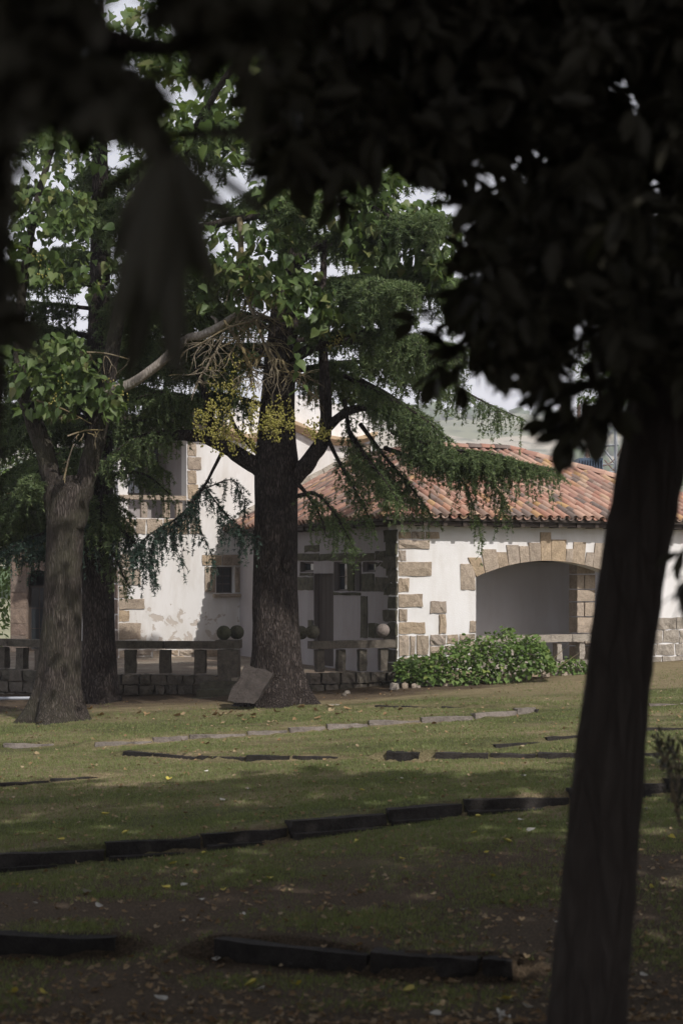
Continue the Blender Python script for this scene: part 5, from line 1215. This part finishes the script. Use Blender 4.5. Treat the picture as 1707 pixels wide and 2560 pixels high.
# unseen overhead crown shaped to shade the lawn, spread above and behind the camera
NO = 21000; oy = rs.uniform(-10, 16.5, NO); ox = rs.uniform(-14, 18, NO); rad_ = np.sqrt(((ox - 2) / 16) ** 2 + ((oy - 3.5) / 14) ** 2)
oz = np.maximum(4.4, .40 * oy + 1.0) + rs.uniform(0, 3.4, NO)
side_ = np.clip((np.abs(ox - 1) - 5.0 - .22 * np.maximum(oy, 0)) / 5, 0, 1); oz = oz - side_ * rs.uniform(0, 5.5, NO)      # unseen boughs lowered at both sides to block side light
k = rad_ < 1; k &= ~((oy > 11) & (vnoise(np.stack([ox / 1.6, oy / 1.6, oz / 2], -1), 8) > .74 + (14 - oy) * .1)); k &= oy + .80 * ((oz + .2 + 2.8) / .90) < 22.6 + 2.6 * (vnoise(np.stack([ox / 1.8, oy / 3, oz / 3], -1), 18) - .5); ox, oy, oz = ox[k], oy[k], oz[k]
ob, oax, oup, osz = sprigs(np.stack([ox, oy, oz], -1), rs.normal(0, 1, (len(ox), 3)), 7, (.36, .56), rs)
x, y, z = frames(ax, up); V, F_ = instances(ELL_V, ELL_F, b_, x, y, z, sz); mk('crown', V, F_, M['dark_leaf'], mag, True)['kind'] = 'stuff'
x, y, z = frames(oax, oup); V, F_ = instances(ELL_V, ELL_F, ob, x, y, z, osz); mk('unseen_shade_crown', V, F_, M['dark_leaf'], mag, True)['kind'] = 'stuff'
x, y, z = frames(ax2, up2); leaf_me = new_mesh('leaf', ELL_V * (1.15, 1, 1), ELL_F, True)
for i in range(len(b2)):
    o = link('leaf', leaf_me, M['dark_leaf'], mag); s = sz2[i]
    o.matrix_world = mathutils.Matrix([(x[i][0]*s, y[i][0]*s, z[i][0]*s, b2[i][0]), (x[i][1]*s, y[i][1]*s, z[i][1]*s, b2[i][1]), (x[i][2]*s, y[i][2]*s, z[i][2]*s, b2[i][2]), (0, 0, 0, 1)])
tw = MB()
for q, d in zip(sp_pos, sp_dir):
    d = norm(d); a = q - d * .32 + np.array([0, 0, .12]); V, F_ = tube_arrays(spline([a, q - d * .1, q + d * .12], 4), np.linspace(.006, .002, 9), 5, False); tw.add(V, F_)
tw.build('twigs', M['dark_bark'], mag)['kind'] = 'stuff'
bpy.context.view_layer.update(); settle(mag)

# near tree at the left: long drooping leaves close to the lens
lef = thing('broadleaf_tree', 'dark blurred tree at the upper left, its long leaves hanging close by', 'tree', (-1.1, 2.6, -1.75))
YN = 2.8
V, F_ = tube_arrays(*limb_px([(-420,4200,YN,.12),(-260,2600,YN,.10),(-150,1600,YN,.085),(-95,1000,YN,.075),(-80,600,YN,.07),(-80,300,YN,.065),(-80,-300,YN,.06),(-60,-1200,YN,.05)], 8), 16, True, .1, 9)
mk('trunk', V, F_, M['dark_bark'], lef, True)
for rows in ([(-60,350,YN,.035),(80,230,YN,.028),(240,300,YN,.022),(400,360,YN,.016),(440,400,YN,.01)], [(-70,0,YN,.04),(150,60,YN,.03),(400,120,YN,.02),(520,60,YN,.012)], [(400,345,3.2,.012),(520,330,3.2,.011),(640,325,3.2,.01),(720,320,3.2,.008)]): plimb(rows, lef, 'dark_bark', 8)
rs = np.random.default_rng(123)
MASS = [(-120,-150),(240,-150),(215,20),(170,90),(270,150),(350,160),(370,240),(330,280),(270,270),(210,290),(150,260),(60,230),(0,260),(-20,470),(-20,760),(-60,900),(-120,900)]
N_ = 1500; px = rs.uniform(-120, 420, N_); py = rs.uniform(-160, 900, N_); k = in_poly(px, py, MASS); px, py = px[k], py[k]; Yd = rs.uniform(2.4, 3.6, len(px))
pos = np.stack([(px - CX) / F_PX * Yd, Yd, (HY - py) / F_PX * Yd], -1); dr = np.stack([rs.normal(0, .8, len(px)), rs.normal(0, .8, len(px)), rs.normal(-.6, .4, len(px))], -1)
b_, ax, up, sz = sprigs(pos, dr, 5, (.05, .09), rs, .7, .04)
# masses above and in the top middle
px = rs.uniform(300, 680, 420); py = rs.uniform(-150, 130, 420); k = ((np.abs(px - 490) < 75) & (py < 40)) | ((np.abs(px - 520) < 60) & (np.abs(py - 105) < 28)) | (px > 640); px, py = px[k], py[k]; Yd = rs.uniform(2.4, 3.4, len(px))
pos = np.stack([(px - CX) / F_PX * Yd, Yd, (HY - py) / F_PX * Yd], -1); c_ = sprigs(pos, rs.normal(0, 1, (len(px), 3)), 5, (.05, .08), rs, .8, .03)
b_, ax, up, sz = [np.concatenate(q) for q in zip((b_, ax, up, sz), c_)]
x, y, z = frames(ax, up); V, F_ = instances(ELL_V * (1.2, 1, 1), ELL_F, b_, x, y, z, sz); mk('crown', V, F_, M['dark_leaf'], lef, True)['kind'] = 'stuff'
# the big hanging hand of leaflets and its neighbours: (base px, tip px, width factor)
hand = [((432,370),(450,965),.50),((428,372),(418,930),.50),((420,372),(318,968),.50),((418,372),(352,900),.55),((412,370),(268,880),.50),((410,372),(300,760),.6),((408,370),(262,690),.6),((405,368),(215,525),.55),((440,375),(556,800),.42),((440,375),(500,720),.6),((445,372),(600,590),.55),((448,370),(672,540),.5),((425,375),(375,780),.7),((432,375),(470,690),.7),((430,375),(405,640),.9),((425,372),(340,600),.9),((415,370),(290,560),.8),((440,372),(530,560),.8),
        ((700,335),(450,338),.28),((690,347),(500,352),.25),((34,300),(30,600),.4),((10,300),(38,520),.45),((8,500),(24,860),.35),((330,150),(400,330),.7),((300,170),(310,345),.8),((350,160),(355,320),.8),((600,150),(460,165),.4),((590,120),(500,150),.4),((560,40),(420,60),.55),((640,100),(600,330),.5),((660,160),(625,420),.5),((250,180),(225,340),.7),((120,200),(100,330),.8),((60,220),(50,380),.7)]
for i, ((x0, y0), (x1, y1), w) in enumerate(hand):
    Ya = 2.5 + .12 * (i % 4); a = P(x0, y0, Ya); b = P(x1, y1, Ya + .05 * ((i % 3) - 1)); L_ = np.linalg.norm(b - a); yv = (b - a) / L_; zv = norm(np.array([.25 * ((i % 3) - 1), -1, .25])); xv = norm(np.cross(yv, zv)); zv = np.cross(xv, yv)
    me = new_mesh('leaf', LAN_V * (1, 1, 1) * (.72 * w / max(L_ / .25, .8), 1, 1), LAN_F, True) if False else new_mesh('leaf', np.array([(0,0,0),(-.10,.18,.01),(-.17,.45,.03),(-.155,.72,.02),(-.07,.92,0),(0,1,-.03),(.07,.92,0),(.155,.72,.02),(.17,.45,.03),(.10,.18,.01),(0,.45,-.01)]) * (w * .7, 1, 1), [(0,1,10),(1,2,10),(2,3,10),(3,4,10),(4,5,10),(5,6,10),(6,7,10),(7,8,10),(8,9,10),(9,0,10)], True)
    o = link('leaf', me, M['dark_leaf'], lef); s = L_
    o.matrix_world = mathutils.Matrix([(xv[0]*s, yv[0]*s, zv[0]*s, a[0]), (xv[1]*s, yv[1]*s, zv[1]*s, a[1]), (xv[2]*s, yv[2]*s, zv[2]*s, a[2]), (0, 0, 0, 1)])
bpy.context.view_layer.update(); settle(lef)

# ------------------------------------------------------------------ grass and fallen leaves
rs = np.random.default_rng(2024); n = 210000
gy = 10.5 + 25 * rs.random(n) ** 1.15; gx = rs.uniform(-1, 1, n) * (gy * .235 + .4)
soil = (gy - 31.6) * .42 - np.maximum(gx - 1.5, 0) * .35 + (vnoise(np.stack([gx, gy, gx * 0], -1), 6) - .5) * 1.2
near = (20.0 - gy) * .12 + (vnoise(np.stack([gx * 1.2, gy * 1.2, gx * 0], -1), 16) - .5) * 1.4
k = (soil < .25) & (near < rs.uniform(.1, .9, n)) & (vnoise(np.stack([gx * .9, gy * 1.6, gx * 0], -1), 26) < rs.uniform(.45, 1.0, n)); k &= ~((gy > 34.2) & (gx < 1.4)); k &= ~((gy > 31.2 + .8 * vnoise(np.stack([gx * 1.5, gy * 0, gx * 0], -1), 36)) & (rs.random(n) < .82))
gx, gy = gx[k], gy[k]; n = len(gx); gzz = Z_ground(gx, gy)
for L, h in row_lines:
    d, s, over = row_signed(gx, gy, L); bad = (d < .14) & (over < .05) & ((s < 0) | (d < .05)); gzz = np.where(bad, -50, gzz)
k = gzz > -10; gx, gy, gzz = gx[k], gy[k], gzz[k]; n = len(gx)
pos = np.stack([gx, gy, gzz - .006], -1); per = 3; pos = np.repeat(pos, per, 0) + np.concatenate([rs.normal(0, .02, (n * per, 2)), np.zeros((n * per, 1))], 1)
ax = np.stack([rs.normal(0, .45, n * per), rs.normal(0, .45, n * per), np.ones(n * per)], -1); x, y, z = frames(ax, rs.normal(0, 1, (n * per, 3)))
V, F_ = instances(np.array([(-.10, 0, 0), (.10, 0, 0), (0, 1, .15)]), NEED_F, pos, x, y, z, rs.uniform(.022, .058, n * per)); tag(mk('grass', V, F_, M['grass']), 'short patchy grass of the lawn', 'grass', kind='stuff')

FL_V = PAUL_V * (.9, .9, 1.0); FL_V[:, 2] = np.abs(FL_V[:, 0]) * .55 + (FL_V[:, 1] - .5) ** 2 * .5
fl_me = {}
for key in ('yellow_leaf', 'brown_leaf', 'pale_leaf'):
    fl_me[key] = new_mesh('fallen_leaf', FL_V, PAUL_F, True)
def fallen(px, py, key, label, group, size):
    q = ground_px(px, py); o = link('fallen_leaf', fl_me[key], M[key]); o.location = (q[0], q[1], gz(q[0], q[1]) + .012); o.scale = (size,) * 3
    o.rotation_euler = (random.gauss(0, .25), random.gauss(0, .25), random.uniform(0, 6.28)); tag(o, label, 'leaf', group)
yl = [(424,1948),(258,2041),(515,2117),(440,2155),(560,2228),(38,2210),(422,2227),(676,2202),(1200,2030),(896,2092),(1217,2135),(1262,2103),(640,2448),(740,2452),(100,2478),(1250,2488),(1275,2487),(1035,2460),(1225,2192),(1620,2220),(1672,2096),(320,2098),(160,2120),(900,1980),(1000,2150),(1190,2080),(30,2480)]
for a, b in yl: fallen(a, b, 'yellow_leaf', 'yellow fallen leaf in the shaded grass', 'yellow leaves on the shaded lawn', random.uniform(.07, .12))
pl_ = [(621,1979),(552,2005),(455,2220),(505,2256),(455,2307),(605,2297),(540,2380),(660,2467),(410,2503),(1295,2043),(1285,2492),(1250,2525),(1265,2542),(1313,2520),(1600,2442),(1385,2310),(85,2268),(1160,2282),(1100,2540),(240,2275),(210,2240),(1000,1948),(520,1928),(1320,2080),(1540,2100),(1620,2020),(1310,1946)]
for a, b in pl_: fallen(a, b, 'pale_leaf', 'pale whitish fallen leaf in the shaded grass', 'pale leaves on the shaded lawn', random.uniform(.06, .11))
br = [(355,1783),(368,1787),(450,1792),(460,1790),(545,1790),(555,1788),(515,1796),(540,1792),(605,1795),(612,1803),(560,1811),(670,1767),(636,1798),(678,1810),(580,1784),(760,1770),(783,1778),(830,1776),(840,1788),(862,1775),(820,1770),(1006,1774),(968,1788),(800,1800),(690,1782),(740,1800),(640,1790),(900,1780),(100,1812),(86,1882),(515,1862),(334,1824),(1090,1810),(250,1790),(225,1775),(380,1900)]
for i, (a, b) in enumerate(br): fallen(a, b, 'brown_leaf', 'curled brown fallen leaf on the sunlit lawn before the cedar', 'brown leaves on the sunlit lawn', random.uniform(.10, .18))
n = 3800; ly = 10.8 + 23 * rs.random(n) ** 2.2; lx = rs.uniform(-1, 1, n) * (ly * .23); lz = Z_ground(lx, ly) + .01
ang = rs.uniform(0, 6.28, n); x, y, z = frames(np.stack([np.cos(ang), np.sin(ang), rs.normal(0, .2, n)], -1), np.stack([rs.normal(0, .4, n), rs.normal(0, .4, n), np.ones(n)], -1))
V, F_ = instances(FL_V, PAUL_F, np.stack([lx, ly, lz], -1), x, y, z, rs.uniform(.025, .07, n)); tag(mk('leaf_litter', V, F_, M['brown_leaf'], None, True), 'small dry leaf fragments scattered over the grass', 'leaf litter', kind='stuff')

# ------------------------------------------------------------------ air
mb = MB(); mb.box((-1300, -60, -40), (1300, 1700, 150))
hz = mb.build('haze', None); tag(hz, 'thin pale summer haze over the valley', 'haze', kind='stuff')
m = bpy.data.materials.new('haze'); m.use_nodes = True; nt = m.node_tree; nt.nodes.remove(nt.nodes['Principled BSDF'])
pv_ = nt.nodes.new('ShaderNodeVolumePrincipled'); pv_.inputs['Color'].default_value = (.93, .93, .97, 1); pv_.inputs['Density'].default_value = 0.0009; pv_.inputs['Anisotropy'].default_value = 0.0
nt.links.new(pv_.outputs[0], nt.nodes['Material Output'].inputs['Volume']); hz.data.materials.append(m)
